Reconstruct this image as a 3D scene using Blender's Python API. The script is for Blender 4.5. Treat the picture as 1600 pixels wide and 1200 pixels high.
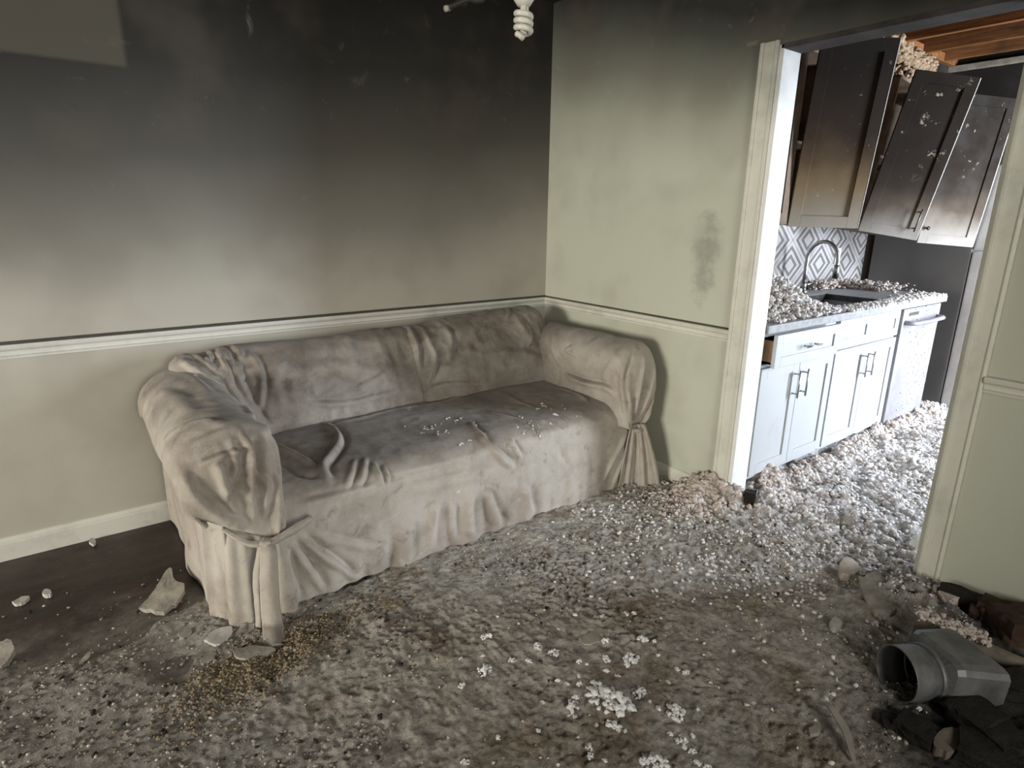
import bpy, bmesh, math, random
import numpy as np
from mathutils import Vector, Matrix
from mathutils.bvhtree import BVHTree

for o in list(bpy.data.objects):
    bpy.data.objects.remove(o)
SC = bpy.context.scene
COL = SC.collection
R = math.radians
random.seed(7)
RNG = np.random.default_rng(11)

# ------------------------------------------------------------------ camera
F_PX, PITCH, YAW, ROLL = 950.588, 0.274525, 0.645593, 0.014917
CAM = np.array([-2.53083, -3.01770, 1.40651])
_F = np.array([math.sin(YAW) * math.cos(PITCH), math.cos(YAW) * math.cos(PITCH), -math.sin(PITCH)])
_R = np.cross(_F, [0, 0, 1]); _R /= np.linalg.norm(_R)
_U = np.cross(_R, _F)
_R2 = _R * math.cos(ROLL) + _U * math.sin(ROLL)
_U2 = -_R * math.sin(ROLL) + _U * math.cos(ROLL)
cd = bpy.data.cameras.new('camera')
cam = bpy.data.objects.new('camera', cd)
COL.objects.link(cam)
cd.sensor_width = 36.0
cd.lens = F_PX * 36.0 / 1600.0
cd.clip_start = 0.02
cam.matrix_world = Matrix(((_R2[0], _U2[0], -_F[0], CAM[0]), (_R2[1], _U2[1], -_F[1], CAM[1]),
                           (_R2[2], _U2[2], -_F[2], CAM[2]), (0, 0, 0, 1)))
SC.camera = cam

def ray(x, y):
    d = _F * F_PX + _R2 * (x - 800) - _U2 * (y - 600)
    return d / np.linalg.norm(d)
def on_floor(x, y, z=0.0):
    d = ray(x, y); return CAM + d * ((z - CAM[2]) / d[2])
def on_y(x, y, Y):
    d = ray(x, y); return CAM + d * ((Y - CAM[1]) / d[1])
def on_x(x, y, X):
    d = ray(x, y); return CAM + d * ((X - CAM[0]) / d[0])

# ------------------------------------------------------------------ light
SC.view_settings.view_transform = 'Standard'
SC.view_settings.look = 'None'
SC.view_settings.gamma = 1.0
SC.view_settings.use_curve_mapping = False
SC.view_settings.exposure = 0.0

W = bpy.data.worlds.new('world'); SC.world = W; W.use_nodes = True
bg = W.node_tree.nodes['Background']
bg.inputs['Color'].default_value = (0.80, 0.88, 1.0, 1)
bg.inputs['Strength'].default_value = 0.6

def area(name, loc, target, sx, sy, power, color):
    l = bpy.data.lights.new(name, 'AREA'); l.shape = 'RECTANGLE'; l.size = sx; l.size_y = sy
    l.energy = power; l.color = color
    o = bpy.data.objects.new(name, l); COL.objects.link(o)
    o.location = loc
    o.rotation_euler = (Vector(target) - Vector(loc)).to_track_quat('-Z', 'Y').to_euler()
    return o
# daylight at the three window openings of the place (all outside the frame)
area('daylight_living_window', (-8.20, -2.0, 1.35), (0, -1.35, 0.75), 2.0, 1.40, 420, (1.0, 0.96, 0.86))
area('daylight_front_window', (-1.95, -5.2, 1.5), (-1.6, 0, 0.5), 1.3, 1.35, 72, (1.0, 0.97, 0.90))
area('daylight_kitchen_door', (2.65, -3.98, 1.3), (1.2, -1.3, 0.4), .8, 1.9, 390, (0.78, 0.88, 1.0))

# ------------------------------------------------------------------ numpy noise
def _hash(ix, iy, iz, seed):
    h = (ix.astype(np.int64) * 374761393 + iy.astype(np.int64) * 668265263 + iz.astype(np.int64) * 2147483647 + seed * 144665) & 0x7fffffff
    h = ((h ^ (h >> 13)) * 1274126177) & 0x7fffffff
    h = ((h ^ (h >> 16)) * 1911520717) & 0x7fffffff
    return ((h ^ (h >> 15)) & 0xffff) / 65535.0
def noise3(P, scale, seed=0):
    """value noise in -1..1; scale = feature size in metres (scalar or 3-vector)"""
    Q = np.asarray(P, float) / np.asarray(scale, float) + 1000.0
    I = np.floor(Q).astype(np.int64); f = Q - I; f = f * f * (3 - 2 * f)
    r = 0
    for dx in (0, 1):
        wx = f[:, 0] if dx else 1 - f[:, 0]
        for dy in (0, 1):
            wy = f[:, 1] if dy else 1 - f[:, 1]
            for dz in (0, 1):
                wz = f[:, 2] if dz else 1 - f[:, 2]
                r = r + wx * wy * wz * _hash(I[:, 0] + dx, I[:, 1] + dy, I[:, 2] + dz, seed)
    return r * 2 - 1

def sstep(a, b, x):
    t = np.clip((x - a) / (b - a), 0, 1); return t * t * (3 - 2 * t)

# ------------------------------------------------------------------ node helper
class NB:
    def __init__(s, name):
        s.m = bpy.data.materials.new(name); s.m.use_nodes = True
        s.t = s.m.node_tree; s.n = s.t.nodes; s.b = s.n['Principled BSDF']
        s.co = s.n.new('ShaderNodeTexCoord').outputs['Object']
        s.xyz = None
    def link(s, a, b): s.t.links.new(a, b)
    def _set(s, sock, v):
        if isinstance(v, bpy.types.NodeSocket): s.link(v, sock)
        elif isinstance(v, (tuple, list)):
            sock.default_value = tuple(v) + ((1,) if len(v) == 3 and sock.type == 'RGBA' else ())
        else: sock.default_value = v
    def geo(s):
        g = s.n.new('ShaderNodeNewGeometry'); s.co = g.outputs['Position']; return s
    def axis(s, k):
        if s.xyz is None:
            n = s.n.new('ShaderNodeSeparateXYZ'); s.link(s.co, n.inputs[0]); s.xyz = n
        return s.xyz.outputs[k]
    def math(s, op, a, b=0.0, c=0.0):
        n = s.n.new('ShaderNodeMath'); n.operation = op
        for i, v in enumerate((a, b, c)): s._set(n.inputs[i], v)
        return n.outputs[0]
    def mapr(s, v, a, b, c=0.0, d=1.0, smooth=True):
        n = s.n.new('ShaderNodeMapRange'); n.interpolation_type = 'SMOOTHSTEP' if smooth else 'LINEAR'
        for i, q in enumerate((v, a, b, c, d)): s._set(n.inputs[i], q)
        return n.outputs[0]
    def noise(s, scale, detail=4, rough=0.6, dist=0.0, stretch=None):
        n = s.n.new('ShaderNodeTexNoise'); n.inputs['Scale'].default_value = scale
        n.inputs['Detail'].default_value = detail; n.inputs['Roughness'].default_value = rough
        n.inputs['Distortion'].default_value = dist
        co = s.co
        if stretch:
            mp = s.n.new('ShaderNodeMapping'); s.link(co, mp.inputs[0]); mp.inputs['Scale'].default_value = stretch; co = mp.outputs[0]
        s.link(co, n.inputs['Vector'])
        return n.outputs['Fac']
    def voro(s, scale):
        n = s.n.new('ShaderNodeTexVoronoi'); n.inputs['Scale'].default_value = scale
        s.link(s.co, n.inputs['Vector']); return n.outputs['Distance']
    def mix(s, f, a, b, mode='MIX'):
        n = s.n.new('ShaderNodeMix'); n.data_type = 'RGBA'; n.blend_type = mode
        s._set(n.inputs[0], f); s._set(n.inputs[6], a); s._set(n.inputs[7], b)
        return n.outputs[2]
    def ramp(s, f, stops):
        n = s.n.new('ShaderNodeValToRGB'); s.link(f, n.inputs[0])
        e = n.color_ramp.elements
        while len(e) < len(stops): e.new(0.5)
        for i, (p, c) in enumerate(stops):
            e[i].position = p; e[i].color = (c, c, c, 1) if not isinstance(c, (tuple, list)) else tuple(c) + (1,)
        return n.outputs[0]
    def bump(s, h, strength=0.3, dist=0.01):
        n = s.n.new('ShaderNodeBump'); n.inputs['Strength'].default_value = strength; n.inputs['Distance'].default_value = dist
        s.link(h, n.inputs['Height']); s.link(n.outputs[0], s.b.inputs['Normal'])
    def done(s, color, rough=0.7, metal=0.0, spec=0.3):
        s._set(s.b.inputs['Base Color'], color); s._set(s.b.inputs['Roughness'], rough)
        s.b.inputs['Metallic'].default_value = metal
        s.b.inputs['Specular IOR Level'].default_value = spec
        return s.m

def soot_paint(name, paint, za, zb, stops, slope_x=0.0, slope_y=0.0, ghost=False, smudge=False, rough=0.75):
    """wall paint under a soot layer that thickens with height"""
    b = NB(name).geo()
    z = b.axis(2)
    h = b.math('ADD', z, b.math('MULTIPLY', b.math('SUBTRACT', b.noise(1.1, 3, .5), 0.5), 0.40))
    if slope_x: h = b.math('ADD', h, b.math('MULTIPLY', b.math('MULTIPLY', b.axis(0), b.mapr(z, .9, 1.5)), slope_x))  # colour darkened along x to offset the window light on the wall
    if slope_y: h = b.math('ADD', h, b.math('MULTIPLY', b.math('MULTIPLY', b.axis(1), b.mapr(z, 1.45, 2.35)), slope_y))
    t = b.mapr(h, za, zb, smooth=False)
    f = b.ramp(t, stops)
    c = b.mix(1.0, paint, f, 'MULTIPLY')
    # wiped, washed streaks and flecks
    fl = b.mapr(b.noise(7, 5, .7, .6), .60, .80)
    c = b.mix(b.math('MULTIPLY', fl, .22), c, tuple(min(1, p * .9) for p in paint))
    warm = b.mapr(b.noise(2.2, 3), .45, .7)
    c = b.mix(b.math('MULTIPLY', warm, .18), c, (.16, .125, .10))
    if ghost:   # clean rectangle where a picture hung while the smoke settled
        gx = b.mapr(b.axis(0), -2.185, -2.160, 1, 0); gz = b.mapr(z, 1.925, 1.945, 0, 1)
        c = b.mix(b.math('MULTIPLY', b.math('MULTIPLY', gx, gz), .75), c, (.085, .076, .057))
    if smudge:
        dy = b.math('DIVIDE', b.math('ADD', b.axis(1), 1.19), .11); dz = b.math('DIVIDE', b.math('SUBTRACT', z, 1.22), .27)
        d = b.math('ADD', b.math('MULTIPLY', dy, dy), b.math('MULTIPLY', dz, dz))
        d = b.math('ADD', d, b.math('MULTIPLY', b.noise(9, 5, .7), 2.2))
        c = b.mix(b.math('MULTIPLY', b.mapr(d, 1.0, 1.9, 1, 0), .42), c, (.10, .10, .08))
    b.bump(b.noise(160, 3), .12, .003)
    return b.done(c, rough, spec=.25)

M = {}
PAINT = (.47, .455, .375)
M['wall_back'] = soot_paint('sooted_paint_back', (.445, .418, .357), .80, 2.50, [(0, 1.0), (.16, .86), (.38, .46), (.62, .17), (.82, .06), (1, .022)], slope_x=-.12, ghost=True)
M['wall_right'] = soot_paint('sooted_paint_right', (.495, .50, .405), .85, 2.58, [(0, 1.0), (.45, .90), (.66, .62), (.80, .30), (.93, .10), (1, .035)], slope_y=-.30, smudge=True)
M['wall_dim'] = soot_paint('sooted_paint_dim', PAINT, .8, 2.5, [(0, 1.0), (.4, .6), (.7, .2), (1, .05)])
M['soot_black'] = None
def simple(name, color, rough=.6, metal=0.0, var=.25, scale=12, bump=.15, spec=.3, dist=.004):
    b = NB(name).geo()
    n = b.noise(scale, 5, .65)
    c = b.mix(b.mapr(n, .35, .7), color, tuple(q * (1 - var) for q in color))
    if bump: b.bump(b.noise(scale * 6, 4), bump, dist)
    return b.done(c, rough, metal, spec)
M['ceiling'] = simple('charred_ceiling', (.020, .018, .016), .9, var=.5, scale=3)
def trim_mat(name, color, dirt):
    b = NB(name).geo()
    c = b.mix(b.mapr(b.noise(5, 6, .7), .45, .75), color, tuple(q * (1 - dirt) for q in color))
    c = b.mix(b.mapr(b.math('ADD', b.axis(2), b.math('MULTIPLY', b.noise(3, 3), .5)), 1.95, 2.6), c, (.035, .03, .025))
    b.bump(b.noise(60, 3), .1, .003)
    return b.done(c, .55, spec=.35)
M['trim'] = trim_mat('trim_paint', (.62, .61, .52), .22)
M['trim_back'] = trim_mat('trim_paint_back', (.62, .605, .55), .22)
M['jamb'] = trim_mat('jamb_paint', (.72, .72, .70), .18)
M['crack'] = simple('soot_line', (.10, .092, .075), .9)

# ------------------------------------------------------------------ object helpers
def tag(o, label=None, cat=None, group=None, kind=None):
    if label: o['label'] = label
    if cat: o['category'] = cat
    if group: o['group'] = group
    if kind: o['kind'] = kind
    return o
def empty(name, loc, label=None, cat=None, group=None, kind=None):
    o = bpy.data.objects.new(name, None); COL.objects.link(o); o.location = loc
    o.empty_display_size = .1
    return tag(o, label, cat, group, kind)
def link(name, me, mat, parent=None, smooth=False):
    o = bpy.data.objects.new(name, me); COL.objects.link(o)
    if mat is not None:
        me.materials.clear(); me.materials.append(mat)
    if smooth:
        me.polygons.foreach_set('use_smooth', np.ones(len(me.polygons), dtype=bool))
    if parent is not None: o.parent = parent
    return o
def mesh_obj(name, V, Fc, mat, parent=None, smooth=False):
    """V in world coordinates; the mesh is stored relative to its parent (or to its own base)"""
    V = np.asarray(V, float)
    off = np.zeros(3)
    p = parent
    while p is not None:
        off = off + np.array(p.location); p = p.parent
    me = bpy.data.meshes.new(name)
    if parent is None:
        lo, hi = V.min(0), V.max(0)
        off = np.array([(lo[0] + hi[0]) / 2, (lo[1] + hi[1]) / 2, lo[2]])
    me.from_pydata((V - off).tolist(), [], [tuple(int(i) for i in f) for f in Fc]); me.update()
    o = link(name, me, mat, parent, smooth)
    if parent is None: o.location = off
    return o
class MB:
    """collects shapes in world coordinates"""
    def __init__(s): s.v = []; s.f = []
    def add(s, V, Fc):
        k = len(s.v); s.v += [tuple(map(float, q)) for q in V]; s.f += [tuple(i + k for i in f) for f in Fc]; return s
    def box(s, a, b, bev=0.0):
        a = np.minimum(a, b); b2 = np.maximum(a, b); b = b2
        if bev <= 0:
            V = [(x, y, z) for x in (a[0], b[0]) for y in (a[1], b[1]) for z in (a[2], b[2])]
            return s.add(V, [(0, 1, 3, 2), (4, 6, 7, 5), (0, 4, 5, 1), (2, 3, 7, 6), (0, 2, 6, 4), (1, 5, 7, 3)])
        bm = bmesh.new(); bmesh.ops.create_cube(bm, size=1)
        for v in bm.verts:
            v.co = Vector(((a[i] + b[i]) / 2 + v.co[i] * (b[i] - a[i]) for i in range(3)))
        bmesh.ops.bevel(bm, geom=bm.edges[:], offset=min(bev, .49 * min(b[i] - a[i] for i in range(3))), segments=2, profile=.6, affect='EDGES')
        bm.verts.index_update()
        s.add([v.co[:] for v in bm.verts], [tuple(v.index for v in f.verts) for f in bm.faces]); bm.free(); return s
    def tube(s, pts, r, n=10, caps=True):
        pts = [np.array(q, float) for q in pts]
        rs = r if isinstance(r, (list, tuple)) else [r] * len(pts)
        up = None; V = []
        for i, q in enumerate(pts):
            t = pts[min(i + 1, len(pts) - 1)] - pts[max(i - 1, 0)]; t /= np.linalg.norm(t)
            if up is None:
                a = np.array([0, 0, 1.]) if abs(t[2]) < .9 else np.array([1., 0, 0])
                up = np.cross(t, a)
            up = up - t * (up @ t); up /= np.linalg.norm(up); w = np.cross(t, up)
            for k in range(n):
                an = 2 * math.pi * k / n
                V.append(q + (up * math.cos(an) + w * math.sin(an)) * rs[i])
        Fc = [(i * n + k, i * n + (k + 1) % n, (i + 1) * n + (k + 1) % n, (i + 1) * n + k) for i in range(len(pts) - 1) for k in range(n)]
        if caps:
            Fc += [tuple(range(n))[::-1], tuple(range((len(pts) - 1) * n, len(pts) * n))]
        return s.add(V, Fc)
    def xf(s, Mx):
        s.v = [tuple(Mx @ Vector(q)) for q in s.v]; return s
    def build(s, name, mat, parent=None, smooth=False):
        return mesh_obj(name, s.v, s.f, mat, parent, smooth)
def profile_run(prof, axis, a, b, place):
    """prof: list of (out, z) ; runs along axis from a to b; place(out, z, t) -> xyz"""
    n = len(prof); m = MB()
    V = [place(o, z, t) for t in (a, b) for o, z in prof]
    m.add(V, [(i, (i + 1) % n, n + (i + 1) % n, n + i) for i in range(n)] + [tuple(range(n))[::-1], tuple(range(n, 2 * n))])
    return m
def struct(o): o['kind'] = 'structure'; return o
def catmull(pts, n):
    P = np.array(pts, float); k = len(P)
    Q = np.vstack([2 * P[0] - P[1], P, 2 * P[-1] - P[-2]])
    # arc-length-ish sampling
    d = np.r_[0, np.cumsum(np.linalg.norm(np.diff(P, axis=0), axis=1))]
    out = []
    for s in np.linspace(0, d[-1], n):
        i = min(max(np.searchsorted(d, s, side='right') - 1, 0), k - 2)
        t = (s - d[i]) / max(d[i + 1] - d[i], 1e-9)
        a, b_, c, e = Q[i], Q[i + 1], Q[i + 2], Q[i + 3]
        out.append(.5 * (2 * b_ + (c - a) * t + (2 * a - 5 * b_ + 4 * c - e) * t * t + (3 * b_ - a - 3 * c + e) * t ** 3))
    return np.array(out)
def grid_faces(nr, nc):
    i = np.arange(nr - 1)[:, None] * nc + np.arange(nc - 1)[None, :]
    return np.stack([i, i + 1, i + nc + 1, i + nc], -1).reshape(-1, 4)
def grid_normals(G):
    du = np.gradient(G, axis=1); dv = np.gradient(G, axis=0)
    N = np.cross(du, dv); N /= np.linalg.norm(N, axis=2, keepdims=True) + 1e-12
    return N

# ------------------------------------------------------------------ the room shell
Y_L, Y_R, DOOR_H, TH = -1.455, -2.305, 2.083, 0.12       # cased opening in the right wall
CEIL = 2.56
XW, YF = -8.0, -5.0                                      # left wall, wall behind the camera
KX, KY, KYF = 3.62, -0.76, -3.8                          # kitchen end wall, back wall, front wall

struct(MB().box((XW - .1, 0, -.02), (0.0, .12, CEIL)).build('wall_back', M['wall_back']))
m = MB().box((0, Y_L, -.02), (TH, .12, CEIL)).box((0, YF, -.02), (TH, Y_R, CEIL)).box((0, Y_R, DOOR_H), (TH, Y_L, CEIL))
struct(m.build('wall_right', M['wall_right']))
def wall_open_x(name, x0, x1, ya, yb, oy0, oy1, oz0, oz1, mat):
    m = MB().box((x0, ya, -.02), (x1, oy0, CEIL)).box((x0, oy1, -.02), (x1, yb, CEIL))
    if oz0 > 0: m.box((x0, oy0, -.02), (x1, oy1, oz0))
    m.box((x0, oy0, oz1), (x1, oy1, CEIL)); return struct(m.build(name, mat))
def wall_open_y(name, y0, y1, xa, xb, ox0, ox1, oz0, oz1, mat, top=CEIL):
    m = MB().box((xa, y0, -.02), (ox0, y1, top)).box((ox1, y0, -.02), (xb, y1, top))
    if oz0 > 0: m.box((ox0, y0, -.02), (ox1, y1, oz0))
    m.box((ox0, y0, oz1), (ox1, y1, top)); return struct(m.build(name, mat))
wall_open_x('wall_left', XW - .12, XW, YF, 0, -3.0, -1.0, .65, 2.05, M['wall_dim'])
wall_open_y('wall_front', YF - .12, YF, XW, 0, -2.6, -1.3, .8, 2.15, M['wall_dim'])
struct(MB().box((-3.55, YF, -.02), (-3.45, -2.0, CEIL)).build('wall_added_shade', M['wall_dim']))  # unseen stub wall added to shade the right wall and floor corner
struct(MB().box((XW - .1, YF - .1, CEIL), (TH, .12, CEIL + .1)).build('ceiling', M['ceiling']))

# trims -----------------------------------------------------------
RAIL = [(0, .832), (.010, .832), (.012, .840), (.017, .846), (.014, .853), (.016, .862), (.026, .872), (.029, .880), (.024, .888), (0, .890)]
BASE = [(0, 0), (.018, 0), (.018, .072), (.014, .076), (.014, .082), (.010, .090), (.006, .096), (0, .097)]
px_ = lambda o, z, t: (t, -o, z)      # on the back wall, runs along x
py_ = lambda o, z, t: (-o, t, z)      # on the right wall, runs along y
struct(profile_run(RAIL, 0, XW, 0, px_).build('trim_1', M['trim_back']))
struct(profile_run(BASE, 0, XW, 0, px_).build('baseboard_back', M['trim_back']))
struct(profile_run(RAIL, 0, Y_L + .08, 0, py_).build('trim_2', M['trim']))
struct(profile_run(BASE, 0, Y_L + .08, -.02, py_).build('baseboard_right', M['trim']))
struct(profile_run(RAIL, 0, YF, Y_R - .075, py_).build('trim_3', M['trim']))
struct(profile_run(BASE, 0, -2.47, Y_R - .075, py_).build('baseboard_doorway', M['trim']))
# soot line lying on top of the rails
struct(profile_run([(0, .890), (.018, .8895), (.004, .897), (0, .899)], 0, XW, 0, px_).build('trim_4', M['crack']))
struct(profile_run([(0, .890), (.012, .8895), (.003, .895), (0, .896)], 0, Y_L + .08, 0, py_).build('trim_5', M['crack']))
# casings of the opening
def casing(name, ya, yb, z1, mat=None):
    m = MB().box((-.016, ya, 0), (0, yb, z1), .004)
    w = yb - ya
    m.box((-.024, yb - w * .22, 0), (-.012, yb, z1), .004)
    m.box((-.020, ya + w * .06, 0), (-.012, ya + w * .16, z1), .003)
    return struct(m.build(name, mat or M['trim']))
casing('trim_6', Y_L + .004, Y_L + .084, 2.10)
casing('trim_7', Y_R - .074, Y_R - .002, 2.10)
m = MB().box((-.004, Y_L - .016, 0), (TH + .006, Y_L + .006, DOOR_H), .003)
struct(m.build('trim_8', M['jamb']))
m = MB().box((-.004, Y_R - .006, 0), (TH + .006, Y_R + .016, DOOR_H), .003)
struct(m.build('trim_9', M['trim']))
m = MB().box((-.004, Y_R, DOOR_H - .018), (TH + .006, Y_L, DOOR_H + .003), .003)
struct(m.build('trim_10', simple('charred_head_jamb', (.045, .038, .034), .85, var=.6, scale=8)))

# ------------------------------------------------------------------ kitchen shell
M['kit_wall'] = soot_paint('kitchen_paint', (.52, .44, .35), .9, 2.3, [(0, 1.0), (.4, .55), (.7, .16), (1, .04)])
M['lumber'] = None
b = NB('scorched_joist_wood').geo()
g = b.noise(3, 6, .65, .4, (14, 1, 14))
c = b.mix(b.mapr(g, .3, .7), (.34, .145, .05), (.15, .055, .02))
c = b.mix(b.mapr(b.noise(1.6, 4), .5, .75), c, (.03, .018, .012))
b.bump(g, .25, .004); M['lumber'] = b.done(c, .65)
b = NB('scorched_subfloor').geo()
c = b.mix(b.mapr(b.noise(2.5, 5), .35, .7), (.13, .06, .028), (.02, .014, .010))
M['subfloor'] = b.done(c, .85)
KTOP = 2.90
struct(MB().box((TH, KY, -.02), (KX, KY + .1, KTOP)).build('wall_kitchen_back', M['kit_wall']))
struct(MB().box((KX, KYF, -.02), (KX + .1, KY + .1, KTOP)).build('wall_kitchen_end', M['kit_wall']))
wall_open_y('wall_kitchen_front', KYF - .12, KYF, TH, KX, 2.25, 3.05, 0.0, 2.15, M['kit_wall'], top=KTOP)
fl = struct(MB().box((TH - .1, KYF - .1, KTOP), (KX + .1, KY + .2, KTOP + .05)).build('ceiling_kitchen', M['subfloor']))
# exposed joists under the floor above, each a part of the ceiling
for i, x in enumerate((.58, .97, 1.37, 1.76, 2.16, 2.55, 2.96, 3.36)):
    MB().box((x - .022, KYF, 2.60 + .004 * (i % 3)), (x + .022, KY + .1, KTOP), .003).build('joist', M['lumber'], fl)
MB().box((KX - .05, KYF, 2.56), (KX + .1, KY + .1, 2.60), .004).build('top_plate', simple('dusty_plate', (.42, .36, .28), .8, var=.4), fl)
MB().box((TH, KY - .04, 2.60), (KX, KY + .1, 2.66), .004).build('top_plate', M['lumber'], fl)
struct(MB().box((.0, Y_R - 1.6, CEIL), (TH, .1, KTOP)).build('wall_header', simple('charred_header', (.03, .024, .02), .9, var=.5)))

# ------------------------------------------------------------------ floor and the debris lying on it
b = NB('dark_floor_boards').geo()
c = b.mix(b.mapr(b.noise(2.2, 5, .6, .3, (1, 6, 1)), .3, .7), (.040, .024, .018), (.018, .012, .010))
c = b.mix(b.math('MULTIPLY', b.mapr(b.noise(30, 5, .7), .58, .75), .35), c, (.20, .18, .15))
b.bump(b.noise(40, 4), .12, .003)
du = b.math('ADD', b.axis(1), b.math('MULTIPLY', b.noise(5, 6, .7), .9))
c = b.mix(b.math('MULTIPLY', b.mapr(du, -.05, -.42), .75), c, b.mix(b.mapr(b.noise(22, 6, .75), .35, .65), (.085, .075, .065), (.20, .185, .165)))
M['floor'] = b.done(c, b.mapr(b.noise(5, 4), .3, .7, .28, .55), spec=.4)
struct(MB().box((XW, YF, -.03), (KX, .0, 0.0)).build('floor', M['floor']))

def debris_h(x, y):
    P = np.stack([x, y, np.zeros_like(x)], 1)
    big = noise3(P, .45, 1); mid = noise3(P, .16, 2); sm = noise3(P, .06, 3); sm2 = noise3(P, .028, 4); fine = noise3(P, .012, 5)
    clod = 1 - np.abs(noise3(P + .37, .045, 6)); clod2 = 1 - np.abs(noise3(P, .021, 7))
    kit = sstep(-.45, .35, x + .25 * (y + 1.8) * 0)                    # 0 in the room, 1 in the kitchen
    # cover: none near the back wall on the left, dusting further out, thick towards the kitchen
    edge = (-.98 - .42 * (x + 2.3).clip(-1.2, 0)*.6) - y              # >0 in front of this line
    cover = sstep(-.16, .30, -y - .80 + .30 * mid + .16 * big - .55 * sstep(-2.15, -2.9, x) * 0 + .30 * sstep(-2.35, -1.7, x) - .12)
    base = -.012 + .020 * cover
    rough = .3 + .7 * sstep(-2.75, -1.9, x + .5 * mid * .6)
    h = base + cover * rough * (.006 * big + .005 * mid + .0030 * sm + .0028 * (clod - .5) + .0030 * sm2 + .0050 * (clod2 - .5) + .0062 * fine * (.6 + .6 * noise3(P, .22, 8)))
    h += cover * .006
    # kitchen drifts of insulation
    wall = np.exp(-np.abs(y + 1.44) / .22) * sstep(.05, .3, x)
    h += kit * (.020 + .016 * mid + .014 * sm + .012 * (clod - .4) + .007 * sm2 + .006 * (clod2 - .4)) + wall * (.052 + .03 * mid + .018 * sm)
    def pile(cx, cy, rx, ry, a):
        d = ((x - cx) / rx) ** 2 + ((y - cy) / ry) ** 2
        return a * np.exp(-d) * (1 + .35 * sm + .3 * (clod - .5) + .25 * mid)
    h += pile(-.06, -1.36, .17, .13, .075) + pile(.10, -1.50, .14, .10, .05)
    h += pile(-1.98, -1.28, .30, .10, .016) + pile(-2.3, -1.22, .22, .09, .012)
    h += pile(-.16, -2.52, .22, .22, .055) + pile(-.18, -2.28, .26, .14, .035) + pile(-.35, -2.8, .35, .2, .03)
    return h
def debris_patch(name, x0, x1, y0, y1, st, mat, label):
    nx, ny = int((x1 - x0) / st) + 1, int((y1 - y0) / st) + 1
    X, Y = np.meshgrid(np.linspace(x0, x1, nx), np.linspace(y0, y1, ny))
    H = debris_h(X.ravel(), Y.ravel())
    V = np.stack([X.ravel(), Y.ravel(), H], 1)
    me = bpy.data.meshes.new(name); Fc = grid_faces(ny, nx)
    keep = (H[Fc] > -.003).any(1)
    inwall = (V[:, 0] > .004) & (V[:, 0] < TH + .004) & ((V[:, 1] > Y_L - .01) | (V[:, 1] < Y_R + .01))
    keep &= ~inwall[Fc].all(1); Fc = Fc[keep]
    used = np.zeros(len(V), bool); used[Fc.ravel()] = True; idx = np.cumsum(used) - 1
    V = V[used]; Fc = idx[Fc]
    me.vertices.add(len(V)); me.vertices.foreach_set('co', V.ravel())
    me.loops.add(Fc.size); me.loops.foreach_set('vertex_index', Fc.ravel().astype(np.int32))
    me.polygons.add(len(Fc)); me.polygons.foreach_set('loop_start', np.arange(0, Fc.size, 4, dtype=np.int32))
    me.update(calc_edges=True); me.validate()
    o = link(name, me, mat, None, True)
    return tag(o, label, 'debris', kind='stuff')
# ash, char and plaster dust: debris colours, plus the painted corner shade
b = NB('ash_and_debris').geo()
n1 = b.noise(3.2, 5, .65); n2 = b.noise(22, 6, .75); n3 = b.noise(75, 5, .7); n4 = b.noise(9, 5, .7)
c = b.mix(b.mapr(n2, .36, .66), (.32, .288, .246), (.64, .594, .528))
c = b.mix(b.mapr(n1, .50, .68), c, b.mix(b.mapr(n2, .35, .65), (.215, .175, .13), (.46, .385, .295)))
c = b.mix(b.math('MULTIPLY', b.mapr(n4, .57, .74), .40), c, (.085, .070, .058))
c = b.mix(b.math('MULTIPLY', b.mapr(n3, .60, .70), .8), c, (.56, .53, .48))
# finer grey dust on the left
gl = b.mapr(b.math('ADD', b.axis(0), b.math('MULTIPLY', n1, .8)), -2.05, -1.55, 1, 0)
c = b.mix(b.math('MULTIPLY', gl, .6), c, b.mix(b.mapr(n2, .35, .65), (.19, .18, .168), (.38, .365, .34)))
# crumbled brown particle board near the sofa arm
tx = b.math('DIVIDE', b.math('ADD', b.axis(0), 2.16), .24); ty = b.math('DIVIDE', b.math('ADD', b.axis(1), 1.25), .12)
td = b.math('ADD', b.math('ADD', b.math('MULTIPLY', tx, tx), b.math('MULTIPLY', ty, ty)), b.math('MULTIPLY', b.noise(14, 5, .7), 1.8))
c = b.mix(b.math('MULTIPLY', b.mapr(td, 1.0, 2.0, 1, 0), .8), c, b.mix(b.mapr(n3, .4, .6), (.12, .085, .052), (.34, .265, .18)))
# shade of the dark corner round the duct, painted into the debris
kx = b.math('DIVIDE', b.math('ADD', b.axis(0), .42), .75); ky = b.math('DIVIDE', b.math('ADD', b.axis(1), 2.86), .42)
kd = b.math('ADD', b.math('ADD', b.math('MULTIPLY', kx, kx), b.math('MULTIPLY', ky, ky)), b.math('MULTIPLY', n4, 1.2))
c = b.mix(b.math('MULTIPLY', b.mapr(kd, .9, 2.1, 1, 0), .93), c, b.mix(b.mapr(n3, .5, .75), (.012, .010, .009), (.06, .05, .042)))
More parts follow.
